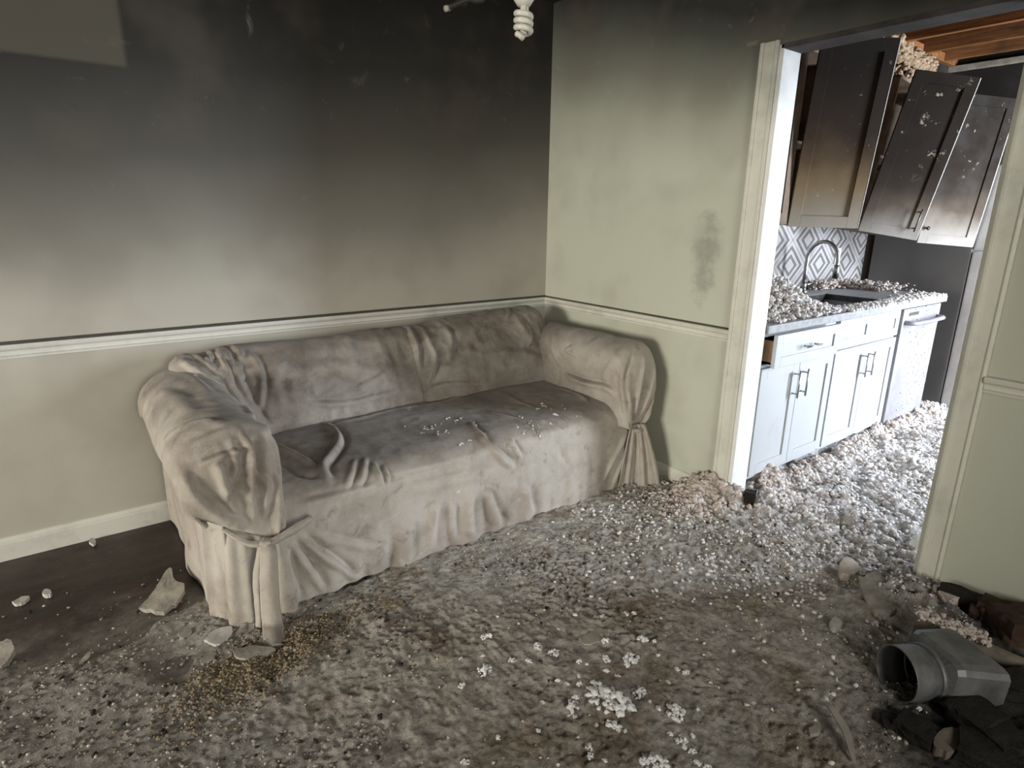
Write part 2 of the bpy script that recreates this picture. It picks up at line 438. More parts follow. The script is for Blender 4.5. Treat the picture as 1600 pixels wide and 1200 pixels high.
# pale loose insulation towards the kitchen
w = b.mapr(b.math('ADD', b.axis(0), b.math('MULTIPLY', b.math('SUBTRACT', n4, .5), 1.3)), -.35, .45)
wc = b.mix(b.mapr(n2, .30, .55), (.30, .27, .25), (.74, .70, .69))
wc = b.mix(b.math('MULTIPLY', b.mapr(n1, .52, .70), .55), wc, (.36, .30, .24))
c = b.mix(w, c, wc)
b.bump(b.math('ADD', b.noise(90, 6, .75), b.math('MULTIPLY', b.noise(260, 4, .7), .5)), 1.0, .014)
M['debris'] = b.done(c, .9, spec=.15)
debris_patch('debris_layer', -3.5, .12, -2.98, -.30, .0050, M['debris'], 'grey brown layer of ash and debris covering the living room floor')
debris_patch('insulation_debris', .12, 3.3, -3.1, -1.30, .011, M['debris'], 'pale loose insulation debris covering the kitchen floor')

# ------------------------------------------------------------------ insulation fluff
def fluff_mat(name, a, bcol):
    b = NB(name).geo()
    c = b.mix(b.mapr(b.noise(38, 5, .7), .35, .65), a, bcol)
    c = b.mix(b.math('MULTIPLY', b.mapr(b.noise(9, 4), .58, .75), .55), c, (.26, .19, .13))
    b.bump(b.noise(140, 5, .75), .7, .008); return b.done(c, .95, spec=.1)
M['fluff'] = fluff_mat('white_insulation', (.86, .82, .79), (.68, .63, .60))
M['tuft'] = fluff_mat('bright_white_insulation', (.94, .93, .91), (.86, .84, .82))
M['fluff_tan'] = fluff_mat('scorched_insulation', (.50, .37, .25), (.26, .17, .10))
M['fluff_pink'] = fluff_mat('pinkish_insulation', (.68, .60, .55), (.46, .38, .33))
def ico(sub):
    bm = bmesh.new(); bmesh.ops.create_icosphere(bm, subdivisions=sub, radius=1)
    V = np.array([v.co[:] for v in bm.verts]); bm.verts.index_update()
    Fc = np.array([[v.index for v in f.verts] for f in bm.faces]); bm.free(); return V, Fc
ICO1, ICO2, ICO3 = ico(1), ico(2), ico(3)
def blob(base, r, seed, rough=.35):
    V, Fc = base
    d = 1 + rough * noise3(V * 1.0 + seed * 3.1, .75, seed) + rough * .7 * noise3(V + seed * 1.7, .33, seed + 1)
    s = np.array([1, RNG.uniform(.7, 1.1), RNG.uniform(.55, .9)])
    return V * d[:, None] * r * s, Fc
def clump(n, spread, r, seed):
    """one tuft: several small rough lobes grown together"""
    rr = np.random.default_rng(seed); Vs = []; Fs = []; k = 0
    for i in range(n):
        q = r * rr.uniform(.35, 1.1)
        V, Fc = blob(ICO2, q, seed * 31 + i, .6)
        a = rr.uniform(0, 6.28); d = spread * rr.uniform(0, 1) ** .75
        V = V + np.array([math.cos(a) * d * 1.15, math.sin(a) * d * .8, q * .62 + rr.uniform(0, 1.0) * spread * .75 * max(0, 1 - (d / spread) ** 2)])
        Vs.append(V); Fs.append(Fc + k); k += len(V)
    V = np.vstack(Vs); V[:, 2] -= V[:, 2].min()
    return V, np.vstack(Fs)
def fast_mesh(name, V, Fc):
    me = bpy.data.meshes.new(name); n = Fc.shape[1]
    me.vertices.add(len(V)); me.vertices.foreach_set('co', np.ascontiguousarray(V, float).ravel())
    me.loops.add(Fc.size); me.loops.foreach_set('vertex_index', Fc.ravel().astype(np.int32))
    me.polygons.add(len(Fc)); me.polygons.foreach_set('loop_start', np.arange(0, Fc.size, n, dtype=np.int32))
    me.update(calc_edges=True); return me
def scatter(name, pts, radii, mat, label, cat, base=None, rough=.4, smooth=True, squash=(.55, .95), kinds=6):
    """many tiny lumps that nobody could count, as one object"""
    base = base or ICO1
    protos = [base[0] * (1 + rough * noise3(base[0] + k * 7.3, .8, k) + rough * .6 * noise3(base[0] + k * 3.3, .35, k + 9))[:, None] for k in range(kinds)]
    Vs = []; Fs = []; nv = len(base[0])
    for i, (q, r) in enumerate(zip(pts, radii)):
        a = RNG.uniform(0, 6.28); ca, sa = math.cos(a), math.sin(a)
        V = protos[i % kinds] * np.array([RNG.uniform(.8, 1.3), RNG.uniform(.6, 1.0), RNG.uniform(*squash)]) * r
        V = np.stack([V[:, 0] * ca - V[:, 1] * sa, V[:, 0] * sa + V[:, 1] * ca, V[:, 2]], 1)
        Vs.append(V + np.array(q)); Fs.append(base[1] + i * nv)
    me = fast_mesh(name, np.vstack(Vs), np.vstack(Fs))
    o = link(name, me, mat, None, smooth)
    return tag(o, label, cat, kind='stuff')
def ground(x, y):
    return max(0.0, float(debris_h(np.array([x]), np.array([y]))[0]))
def grounds(x, y): return np.maximum(0, debris_h(np.asarray(x), np.asarray(y)))

# small crumbs of char, plaster and board strewn over the floor
def strew(n, fn, rlo, rhi, pw=2.5):
    P = fn(n); P = P[~((P[:, 0] > -.012) & (P[:, 0] < TH + .01) & ((P[:, 1] > Y_L - .02) | (P[:, 1] < Y_R + .02)))]; r = rlo + (rhi - rlo) * RNG.uniform(0, 1, len(P)) ** pw
    return np.stack([P[:, 0], P[:, 1], grounds(P[:, 0], P[:, 1]) + r * .25], 1), r
def region(n):
    x = RNG.uniform(-3.1, .1, n); y = RNG.uniform(-2.6, -.4, n)
    P = np.stack([x, y, 0 * x], 1)
    dens = sstep(-.35, .5, noise3(P, .3, 21)) * sstep(-.55, -1.05, y + .25 * (x + 1.5).clip(0, 1) * 0)
    k = RNG.uniform(0, 1, n) < dens + .06
    k &= ~((x > -2.28) & (x < -.05) & (y > -1.02))
    return P[k]
M['crumb_grey'] = simple('grey_crumbs', (.30, .272, .235), .9, var=.6, scale=40, spec=.1)
M['crumb_dark'] = simple('charred_crumbs', (.035, .028, .023), .85, var=.5, scale=40, spec=.2)
M['crumb_tan'] = simple('tan_board_crumbs', (.30, .235, .155), .9, var=.65, scale=60, spec=.1)
M['crumb_pale'] = simple('pale_plaster_crumbs', (.55, .52, .47), .9, var=.35, scale=40, spec=.1)
ICO0 = ico(1)
pts, r = strew(15000, region, .0015, .008, 3); scatter('ash_crumbs', pts, r, M['crumb_grey'], 'small grey ash crumbs strewn over the floor', 'crumbs', ICO0, .5, False)
pts, r = strew(2500, region, .0018, .010, 3.5); scatter('char_crumbs', pts, r, M['crumb_dark'], 'small black charred crumbs strewn over the floor', 'crumbs', ICO0, .5, False)
pts, r = strew(6500, region, .0012, .006, 2.5); scatter('plaster_crumbs', pts, r, M['crumb_pale'], 'tiny pale plaster crumbs strewn over the floor', 'crumbs', ICO0, .5, False)
def tan(n):
    a = RNG.normal(0, 1, (n, 2)); x = -2.15 + a[:, 0] * .17 + a[:, 1] * .03; y = -1.255 + a[:, 1] * .075 + a[:, 0] * .03
    return np.stack([x, y, 0 * x], 1)
pts, r = strew(2600, tan, .0015, .0075, 2); scatter('board_crumbs', pts, r, M['crumb_tan'], 'crumbled tan particle board heaped before the sofa arm', 'crumbs', ICO0, .5, False)

# loose white flecks: dense by the kitchen, thinning out into the room
def flecks(n):
    x = .1 - np.abs(RNG.normal(0, .55, n)); y = RNG.uniform(-2.6, -1.05, n)
    k = (RNG.uniform(0, 1, n) < sstep(-1.5, .1, x) * .9 + .1) & ~((x > -2.28) & (y > -1.04))
    P = np.stack([x, y, 0 * x], 1)[k]
    return P[noise3(P, .16, 33) > -.25]
pts, r = strew(4200, flecks, .0018, .010, 2.4); scatter('insulation_flecks', pts, r, M['fluff'], 'white insulation flecks strewn before the doorway', 'insulation', ICO1, .45)
def kflecks(n):
    x = RNG.uniform(.12, 2.9, n); y = -1.47 - np.abs(RNG.normal(0, .55, n)); k = y > -3.0
    return np.stack([x, y, 0 * x], 1)[k]
pts, r = strew(9000, kflecks, .004, .016, 1.8); scatter('insulation_drift', pts, r, M['fluff'], 'white loose insulation drifted over the kitchen floor', 'insulation', ICO1, .5)
def kedge(n):
    x = RNG.uniform(.13, 2.4, n); y = -1.46 - np.abs(RNG.normal(0, .07, n))
    return np.stack([x, y, 0 * x], 1)
pts, r = strew(1500, kedge, .005, .018, 1.8); scatter('insulation_edge', pts, r, M['fluff_pink'], 'pinkish insulation drifted along the base cabinets', 'insulation', ICO1, .5)
def jpile(n):
    a = RNG.normal(0, 1, (n, 2)); x = np.minimum(-.08 + a[:, 0] * .10, -.026); y = -1.38 + a[:, 1] * .085
    x2 = np.where(y < -1.49, -.08 + a[:, 0] * .12 + .08, x)
    return np.stack([x2, y, 0 * x], 1)
pts, r = strew(1100, jpile, .005, .017, 1.6); scatter('insulation_heap', pts, r, M['fluff_pink'], 'pinkish insulation heaped against the left foot of the doorway', 'insulation', ICO1, .5)

# ------------------------------------------------------------------ kitchen furniture
def speckle(b, c, amt=.5):
    """flecks of insulation stuck on a surface"""
    return b.mix(b.math('MULTIPLY', b.mapr(b.noise(48, 5, .75), .64, .70), amt), c, (.62, .55, .47))
b = NB('white_cabinet_paint').geo()
c = b.mix(b.mapr(b.noise(6, 5, .7), .5, .8), (.45, .46, .47), (.39, .39, .39))
M['cab_white'] = b.done(c, .4, spec=.4)
b = NB('smoked_cabinet_paint').geo()
h = b.math('ADD', b.axis(2), b.math('MULTIPLY', b.math('SUBTRACT', b.noise(2.6, 4, .55), .5), .35))
c = b.ramp(b.mapr(h, 1.24, 2.12, smooth=False), [(0, (.30, .275, .25)), (.13, (.20, .172, .143)), (.27, (.075, .055, .040)), (.40, (.028, .020, .015)), (.55, (.017, .011, .007)), (1, (.012, .008, .005))])
c = b.mix(b.math('MULTIPLY', b.math('MULTIPLY', b.mapr(b.noise(13, 6, .75, .3), .60, .66), b.mapr(b.axis(2), 1.6, 1.8)), .8), c, (.36, .29, .21))
M['cab_smoked'] = b.done(c, b.mapr(b.noise(8, 4), .3, .7, .6, .8), spec=.10)
b = NB('smoked_cabinet_paint_tan').geo()
h = b.math('ADD', b.axis(2), b.math('MULTIPLY', b.math('SUBTRACT', b.noise(2.6, 4, .55), .5), .35))
c = b.ramp(b.mapr(h, 1.24, 2.12, smooth=False), [(0, (.40, .36, .32)), (.2, (.31, .26, .20)), (.40, (.21, .145, .078)), (.56, (.10, .062, .032)), (.72, (.030, .018, .010)), (1, (.013, .008, .005))])
c = b.mix(b.math('MULTIPLY', b.mapr(b.noise(22, 6, .75, .3), .63, .70), .6), c, (.46, .38, .28))
M['cab_tan'] = b.done(c, .65, spec=.15)
M['cab_edge'] = simple('lit_door_edge', (.70, .68, .64), .5, var=.2)  # pale colour paints in the daylight caught along the door edges
M['cab_inside'] = simple('scorched_cabinet_inside', (.075, .05, .034), .85, var=.6, scale=7)
M['brown_side'] = simple('scorched_brown_panel', (.15, .10, .065), .7, var=.6, scale=6)
M['raw_wood'] = simple('bare_plywood', (.30, .19, .10), .75, var=.3)
b = NB('steel').geo()
M['steel'] = b.done(b.mix(b.mapr(b.noise(30, 4), .4, .7), (.42, .41, .40), (.30, .29, .28)), .35, 1.0)
M['steel_dark'] = simple('darkened_steel', (.16, .15, .14), .4, .9, var=.4, scale=20)
b = NB('dusty_steel').geo()
c = speckle(b, b.mix(b.mapr(b.noise(5, 4), .4, .7), (.30, .29, .31), (.24, .23, .245)), .9)
M['steel_dusty'] = b.done(c, .5, .25)
b = NB('grey_counter').geo()
c = b.mix(b.mapr(b.noise(25, 5), .4, .7), (.30, .30, .31), (.20, .20, .20)); M['counter'] = b.done(speckle(b, c, .7), .45)
M['plastic_white'] = simple('white_plastic', (.72, .72, .70), .4, var=.15)
M['fridge'] = simple('grey_fridge_side', (.17, .163, .160), .5, var=.12, scale=4, bump=0)
M['fridge_door'] = simple('fridge_door_steel', (.62, .61, .60), .5, .2, var=.2, scale=4, bump=0)

FY = -1.44     # plane of the base cabinet fronts
def shaker(name, x0, x1, z0, z1, y, mat, parent, th=.020, rail=.055, edge=None, rec=.008):
    """door or drawer front facing -y: frame proud of a recessed panel (one mesh)"""
    m = MB(); r = min(rail, (z1 - z0) * .3)
    m.box((x0, y - th, z0), (x0 + rail, y, z1), .0015).box((x1 - rail, y - th, z0), (x1, y, z1), .0015)
    m.box((x0 + rail, y - th, z0), (x1 - rail, y, z0 + r), .0015).box((x0 + rail, y - th, z1 - r), (x1 - rail, y, z1), .0015)
    m.box((x0 + rail - .002, y - th + rec, z0 + r - .002), (x1 - rail + .002, y - .002, z1 - r + .002))
    return m.build(name, mat, parent)
def bar_handle(p0, p1, y, parent, mat, off=.03, r=.005):
    p0 = np.array(p0); p1 = np.array(p1); d = (p1 - p0) / np.linalg.norm(p1 - p0)
    m = MB().tube([p0 - [0, off, 0], p1 - [0, off, 0]], r, 8)
    for q in (p0 + d * .02, p1 - d * .02): m.tube([q, q - np.array([0, off, 0])], r * .9, 8)
    return m.build('handle', mat, parent, True)

# base cabinet with a half open drawer
t = empty('base_cabinet', (.515, -1.12, 0), 'white base cabinet with drawer pulled open beside the doorway jamb', 'cabinet')
MB().box((.155, FY, .10), (.173, -.80, .87)).box((.857, FY, .10), (.875, -.80, .87)).box((.173, FY, .10), (.857, -.80, .118)).box((.173, -.815, .118), (.857, -.80, .87)).box((.173, FY, .845), (.857, FY + .02, .87)).box((.173, FY, .690), (.857, FY + .02, .705)).build('body', M['cab_white'], t)
MB().box((.155, FY + .06, 0), (.875, FY + .08, .10)).build('toe_kick', M['cab_white'], t)
for x0, x1, hx in ((.160, .513, .475), (.517, .870, .555)):
    d = shaker('door', x0, x1, .125, .690, FY, M['cab_white'], t)
    bar_handle((hx, FY - .02, .50), (hx, FY - .02, .645), FY, d, M['steel'])
d = shaker('drawer', .185, .80, .700, .862, FY - .045, M['cab_white'], t, rail=.05)
MB().box((.195, FY - .045, .715), (.209, -1.05, .83)).box((.776, FY - .045, .715), (.79, -1.05, .83)).box((.195, FY - .045, .715), (.79, -1.05, .725)).build('drawer_box', M['raw_wood'], d)
bar_handle((.42, FY - .065, .785), (.56, FY - .065, .785), FY, d, M['steel'])
# sink cabinet
t = empty('sink_cabinet', (1.27, -1.12, 0), 'white sink base cabinet with two false drawer fronts below the faucet', 'cabinet')
MB().box((.885, FY, .10), (.903, -.80, .87)).box((1.642, FY, .10), (1.660, -.80, .87)).box((.903, FY, .10), (1.642, -.80, .118)).box((.903, FY, .69), (1.642, FY + .02, .87)).build('body', M['cab_white'], t)
MB().box((.885, FY + .06, 0), (1.66, FY + .08, .10)).build('toe_kick', M['cab_white'], t)
for x0, x1, hx in ((.890, 1.270, 1.230), (1.274, 1.655, 1.314)):
    d = shaker('door', x0, x1, .125, .690, FY, M['cab_white'], t)
    bar_handle((hx, FY - .02, .50), (hx, FY - .02, .645), FY, d, M['steel'])
    shaker('false_front', x0, x1, .705, .862, FY, M['cab_white'], t, rail=.05)
# dishwasher
t = empty('dishwasher', (1.97, -1.12, 0), 'grey dusty dishwasher with bar handle at the end of the counter', 'dishwasher')
MB().box((1.675, FY + .02, .10), (2.265, -.82, .865), .004).build('body', M['steel_dark'], t)
d = MB().box((1.680, FY - .03, .115), (2.262, FY + .02, .862), .008).build('door', M['steel_dusty'], t)
pts = [(1.72, FY - .03, .775), (1.725, FY - .065, .775), (1.76, FY - .082, .775), (1.97, FY - .09, .775), (2.18, FY - .082, .775), (2.215, FY - .065, .775), (2.22, FY - .03, .775)]
MB().tube(pts, .014, 10).build('handle', M['steel_dusty'], d, True)
MB().box((1.76, FY - .033, .815), (1.90, FY - .029, .835), .001).build('control_panel', M['steel_dark'], d)
MB().box((1.68, FY + .05, 0), (2.26, FY + .07, .10)).build('toe_kick', M['steel_dark'], t)
# worktop with a cut-out, and the sink hung in it
SX0, SX1, SY0, SY1 = 1.02, 1.66, -1.36, -.98
m = MB().box((.135, -1.482, .87), (SX0, KY - .002, .91), .003).box((SX1, -1.482, .87), (2.31, KY - .002, .91), .003)
m.box((SX0, -1.482, .87), (SX1, SY0, .91), .003).box((SX0, SY1, .87), (SX1, KY - .002, .91), .003)
tag(m.build('worktop', M['counter']), 'grey stone worktop strewn with insulation over the base cabinets', 'worktop')
m = MB().box((SX0 + .002, SY0 + .002, .70), (SX1 - .002, SY1 - .002, .704))
for a, c2 in (((SX0 + .001, SY0 + .001, .70), (SX0 + .004, SY1 - .001, .908)), ((SX1 - .004, SY0 + .001, .70), (SX1 - .001, SY1 - .001, .908)), ((SX0 + .001, SY0 + .001, .70), (SX1 - .001, SY0 + .004, .908)), ((SX0 + .001, SY1 - .004, .70), (SX1 - .001, SY1 - .001, .908))): m.box(a, c2)
tag(m.build('sink', M['steel_dark']), 'dark undermount steel sink in the grey worktop', 'sink')
# gooseneck faucet
FX, FYB = 1.50, -.90
t = empty('faucet', (FX, FYB, .91), 'steel gooseneck kitchen faucet behind the sink', 'faucet')
MB().tube([(FX, FYB, .91), (FX, FYB, .935)], .030, 16).tube([(FX, FYB, .935), (FX, FYB, .99)], .020, 14).build('base', M['steel'], t, True)
arc = [(FX, FYB, .985), (FX, FYB, 1.06), (FX, FYB, 1.14)] + [(FX, FYB - .10 + .10 * math.cos(a), 1.14 + .115 * math.sin(a)) for a in np.linspace(.15, math.pi - .05, 14)] + [(FX, FYB - .2, 1.12), (FX, FYB - .2, 1.10)]
MB().tube(arc, .0125, 12).build('neck', M['steel'], t, True)
MB().tube([(FX, FYB - .2, 1.115), (FX, FYB - .2, 1.09), (FX, FYB - .2, 1.03)], [.015, .018, .020], 12).build('spray_head', M['steel'], t, True)
MB().tube([(FX + .015, FYB, .965), (FX + .05, FYB - .01, .972), (FX + .095, FYB - .02, .985)], [.010, .008, .006], 10).build('lever', M['steel'], t, True)
# wall outlet
p0 = on_y(1308, 400, KY - .01)
t = empty('wall_outlet', (p0[0], KY, p0[2] - .06), 'white double wall outlet on the diamond backsplash', 'outlet')
MB().box((p0[0] - .036, KY - .018, p0[2] - .058), (p0[0] + .036, KY - .011, p0[2] + .058), .002).build('cover_plate', M['plastic_white'], t)
for dz in (-.024, .024):
    MB().box((p0[0] - .016, KY - .020, p0[2] + dz - .014), (p0[0] + .016, KY - .017, p0[2] + dz + .014), .001).build('socket', simple('outlet_socket', (.55, .55, .53), .4, bump=0), t)

# backsplash of nested diamonds: every strip is a tile of its own
bs = struct(MB().box((TH + .01, KY - .006, .91), (2.615, KY, 1.44)).build('wall_backsplash', simple('grout', (.36, .34, .33), .8)))
b = NB('pale_tile').geo(); M['tile_l'] = b.done(b.mix(b.mapr(b.noise(4, 4), .4, .7), (.36, .335, .325), (.28, .26, .25)), .4)
b = NB('grey_tile').geo(); M['tile_d'] = b.done(b.mix(b.mapr(b.noise(4, 4), .4, .7), (.15, .138, .133), (.11, .10, .097)), .4)
TW, THH, TCX, TCZ = .40, .34, 1.925, 1.085
def clip_poly(P, x0, x1, z0, z1):
    def cl(P, f):
        out = []
        for i in range(len(P)):
            a, b2 = P[i], P[(i + 1) % len(P)]; fa, fb = f(a), f(b2)
            if fa >= 0: out.append(a)
            if fa * fb < 0:
                t = fa / (fa - fb); out.append((a[0] + (b2[0] - a[0]) * t, a[1] + (b2[1] - a[1]) * t))
        return out
    for f in (lambda q: q[0] - x0, lambda q: x1 - q[0], lambda q: q[1] - z0, lambda q: z1 - q[1]):
        P = cl(P, f)
        if len(P) < 3: return []
    return P
rings = [(1.0, .78, 'tile_l'), (.78, .66, 'tile_d'), (.66, .44, 'tile_l'), (.44, .31, 'tile_d'), (.31, .0, 'tile_l')]
for i in range(-4, 4):
    for j in range(-2, 3):
        for h in (0, .5):
            cx, cz = TCX + (i + h) * TW, TCZ + (j + h) * THH
            for so, si, mt in rings:
                for qx, qz in ((1, 1), (1, -1), (-1, 1), (-1, -1)):
                    so2, si2 = so - .012, si + .012 if si else 0
                    P = [(qx * so2 * TW / 2, 0), (0, qz * so2 * THH / 2), (0, qz * si2 * THH / 2), (qx * si2 * TW / 2, 0)]
                    if not si: P = P[:2] + [(0, 0)]
                    P = clip_poly([(cx + a, cz + b2) for a, b2 in P], 1.1, 2.61, .912, 1.438)
                    if len(P) < 3: continue
                    n = len(P)
                    V = [(a, KY - .010, b2) for a, b2 in P] + [(a, KY - .005, b2) for a, b2 in P]
                    mesh_obj('tile', V, [tuple(range(n)), tuple(range(n, 2 * n))[::-1]] + [(k, (k + 1) % n, n + (k + 1) % n, n + k) for k in range(n)], M[mt], bs)

# refrigerator standing past the counter
t = empty('refrigerator', (3.0, -1.15, 0), 'grey refrigerator standing past the end of the counter', 'refrigerator')
MB().box((2.62, -1.47, .02), (3.38, -.82, 1.76), .006).build('body', M['fridge'], t)
MB().box((2.62, -1.545, .04), (3.38, -1.475, 1.19), .012).build('door', M['fridge_door'], t)
d = MB().box((2.62, -1.545, 1.205), (3.38, -1.475, 1.76), .012).build('freezer_door', M['fridge_door'], t)
MB().tube([(3.30, -1.56, 1.25), (3.30, -1.60, 1.27), (3.30, -1.60, 1.62), (3.30, -1.56, 1.64)], .012, 8).build('handle', M['steel'], d, True)

# wall cabinets, scorched and sagging; doors hang open
def rot(rx, ry, rz, pivot):
    T = Matrix.Translation(Vector(pivot))
    return T @ Matrix.Rotation(R(rz), 4, 'Z') @ Matrix.Rotation(R(ry), 4, 'Y') @ Matrix.Rotation(R(rx), 4, 'X')
def open_box(x0, x1, y0, y1, z0, z1, th=.018, shelf=True):
    m = MB().box((x0, y0, z0), (x0 + th, y1, z1)).box((x1 - th, y0, z0), (x1, y1, z1)).box((x0, y0, z0), (x1, y1, z0 + th)).box((x0, y0, z1 - th), (x1, y1, z1)).box((x0, y1 - .006, z0), (x1, y1, z1))
    return m
def hung_door(parent, hinge, ang, w, h, mat, handle=None, knob=None):
    """door with its hinge corner (bottom left) at hinge; local x along the door, face towards -y"""
    Mx = rot(ang[0], ang[1], ang[2], hinge)
    def put(m, name, mt, par, sm=False):
        return m.xf(Mx).build(name, mt, par, sm)
    m = MB(); rl, th = .062, .020
    m.box((0, 0, 0), (rl, th, h), .0015).box((w - rl, 0, 0), (w, th, h), .0015).box((rl, 0, 0), (w - rl, th, rl), .0015).box((rl, 0, h - rl), (w - rl, th, h), .0015)
    m.box((rl - .002, .008, rl - .002), (w - rl + .002, th - .002, h - rl + .002))
    d = put(m, 'door', mat, parent)
    put(MB().box((w + .0005, -.001, .002), (w + .004, th + .001, h - .002)), 'lit_edge_strip', M['cab_edge'], d)
    if handle:
        hx = handle
        m = MB().tube([(hx, -.03, .05), (hx, -.03, .19)], .005, 8).tube([(hx, 0, .07), (hx, -.03, .07)], .0045, 8).tube([(hx, 0, .17), (hx, -.03, .17)], .0045, 8)
        put(m, 'handle', M['steel_dark'], d, True)
    if knob:
        put(MB().tube([(knob, 0, .10), (knob, -.012, .10), (knob, -.02, .10)], [.006, .008, .014], 10), 'knob', M['steel_dark'], d, True)
    return d
D1 = ((.861, -1.095, 1.353), (7.5, .7, -44), .374, .938)
D2 = ((1.676, -1.115, 1.328), (5.0, 9.1, -48.7), .348, .938)
D3 = ((2.200, -1.275, 1.250), (3.1, 3.8, -31.9), .407, .93)
t = empty('wall_cabinet', (.85, -.93, 1.36), 'scorched wall cabinet above the sink with tan smoked door swung open', 'cabinet')
open_box(.44, 1.30, -1.075, KY - .012, 1.36, 2.28).build('body', M['brown_side'], t)
MB().box((.46, -1.06, 1.80), (1.28, -.79, 1.815)).build('shelf', M['cab_inside'], t)
d = shaker('door', .445, .845, 1.365, 2.275, -1.076, M['brown_side'], t, rail=.062)
hung_door(t, D1[0], D1[1], D1[2], D1[3], M['cab_tan'])
t = empty('wall_cabinet', (2.15, -.93, 1.30), 'blackened sagging wall cabinet beside the refrigerator with two doors hanging askew', 'cabinet')
Mx = rot(4, 5, 0, (2.15, -.80, 1.32))
open_box(-.43, .40, -.30, 0, 0, .92).xf(Mx).build('body', M['brown_side'], t)
MB().box((-.41, -.28, .45), (.38, -.01, .465)).xf(Mx).build('shelf', M['cab_inside'], t)
hung_door(t, D2[0], D2[1], D2[2], D2[3], M['cab_smoked'], handle=D2[2] - .04)
hung_door(t, D3[0], D3[1], D3[2], D3[3], M['cab_smoked'], knob=.035)

# torn insulation caught on top of the sagging cabinet and between the two cabinets
k = 420
L = np.stack([RNG.uniform(-.42, .39, k), RNG.uniform(-.29, -.02, k), .925 + RNG.uniform(0, .045, k) * (1 + .6 * np.sin(np.linspace(0, 40, k)))], 1)
P = np.array([tuple(Mx @ Vector(q)) for q in L])
scatter('torn_insulation', P, .008 + .018 * RNG.uniform(0, 1, k) ** 1.5, M['fluff_tan'], 'torn tan insulation on top of the sagging blackened cabinet', 'insulation', ICO1, .5)
k = 520
P = []
for i in range(k):
    t_ = RNG.uniform(0, 1); P.append(on_y(1392 + 62 * t_ + RNG.normal(0, 5), 66 + 48 * t_ + RNG.normal(0, 9), KY - RNG.uniform(.005, .07)))
P = np.array(P)
scatter('hanging_insulation', P, .010 + .022 * RNG.uniform(0, 1, k) ** 1.5, M['fluff_tan'], 'tan insulation clinging to the top of the kitchen wall under the joists', 'insulation', ICO2, .6)

# insulation heaped on the worktop
def cpile(n):
    out = []
    while len(out) < n:
        x, y = RNG.normal(.62, .26), RNG.normal(-1.20, .15)
        if x < .16 or x > 1.0 or y > -.80 or y < -1.47: continue
        out.append((x, y))
    P = np.array(out)
    H = .20 * np.exp(-((P[:, 0] - .55) / .30) ** 2 - ((P[:, 1] + 1.20) / .16) ** 2)
    z = .912 + H * RNG.uniform(.1, 1.0, n) + .004
    return np.stack([P[:, 0], P[:, 1], z], 1)
P = cpile(3200); scatter('insulation_pile', P, .004 + .011 * RNG.uniform(0, 1, len(P)) ** 1.5, M['fluff'], 'heap of white insulation on the worktop left of the sink', 'insulation', ICO2, .8)
P = cpile(420); scatter('insulation_clods', P, .005 + .013 * RNG.uniform(0, 1, len(P)) ** 1.5, M['fluff_pink'], 'brownish insulation clods mixed into the worktop heap', 'insulation', ICO2, .5)
def along(n, x0, x1, ya, yb, z=.912):
    return np.stack([RNG.uniform(x0, x1, n), RNG.normal((ya + yb) / 2, abs(yb - ya) / 2, n).clip(-1.478, -.79), np.full(n, z + .004)], 1)
P = along(900, .95, 2.28, -1.47, -1.38); P = P[~((P[:, 0] > SX0) & (P[:, 0] < SX1) & (P[:, 1] > SY0) & (P[:, 1] < SY1))]
scatter('insulation_row', P, .004 + .011 * RNG.uniform(0, 1, len(P)) ** 1.6, M['fluff'], 'row of white insulation along the front edge of the worktop', 'insulation', ICO2, .5)
P = np.vstack([along(400, 1.78, 2.10, -.86, -.79), along(400, 2.08, 2.30, -1.1, -.85)]); P[:, 2] += RNG.uniform(0, .05, len(P))
scatter('insulation_back', P, .004 + .012 * RNG.uniform(0, 1, len(P)) ** 1.5, M['fluff_pink'], 'brownish insulation lying on the worktop below the outlet', 'insulation', ICO2, .5)
# flecks stuck to the dishwasher door
P = np.stack([1.98 + RNG.uniform(-.16, .27, 260), np.full(260, FY - .032), RNG.uniform(.13, .86, 260)], 1)
scatter('stuck_flecks', P, .002 + .006 * RNG.uniform(0, 1, 260) ** 2, M['fluff'], 'white flecks stuck to the dishwasher door', 'insulation', ICO1, .5)
# insulation on top of and around the wall cabinets
P = np.stack([RNG.uniform(1.25, 1.75, 130), RNG.uniform(-1.10, -.80, 130), 2.29 + RNG.uniform(0, .05, 130)], 1)
P = P[(P[:, 0] < 1.30)]
P2 = np.stack([RNG.uniform(.47, 1.28, 160), RNG.uniform(-1.06, -.80, 160), 2.285 + RNG.uniform(0, .04, 160)], 1)
scatter('cabinet_top_insulation', np.vstack([P, P2]), .008 + .02 * RNG.uniform(0, 1, len(P) + len(P2)) ** 1.5, M['fluff_tan'], 'tan insulation lying on top of the scorched wall cabinet', 'insulation', ICO2, .5)

# ------------------------------------------------------------------ the slipcovered sofa
b = NB('sooty_linen').geo()
n1 = b.noise(2.6, 5, .6, .3); n2 = b.noise(11, 6, .7, .5); n3 = b.noise(60, 5, .7)
c = b.mix(b.mapr(n1, .32, .68), (.49, .445, .385), (.33, .282, .235))
c = b.mix(b.math('MULTIPLY', b.mapr(n2, .50, .70), .5), c, (.52, .495, .45))
c = b.mix(b.math('MULTIPLY', b.mapr(n2, .47, .28), .6), c, (.15, .125, .10))
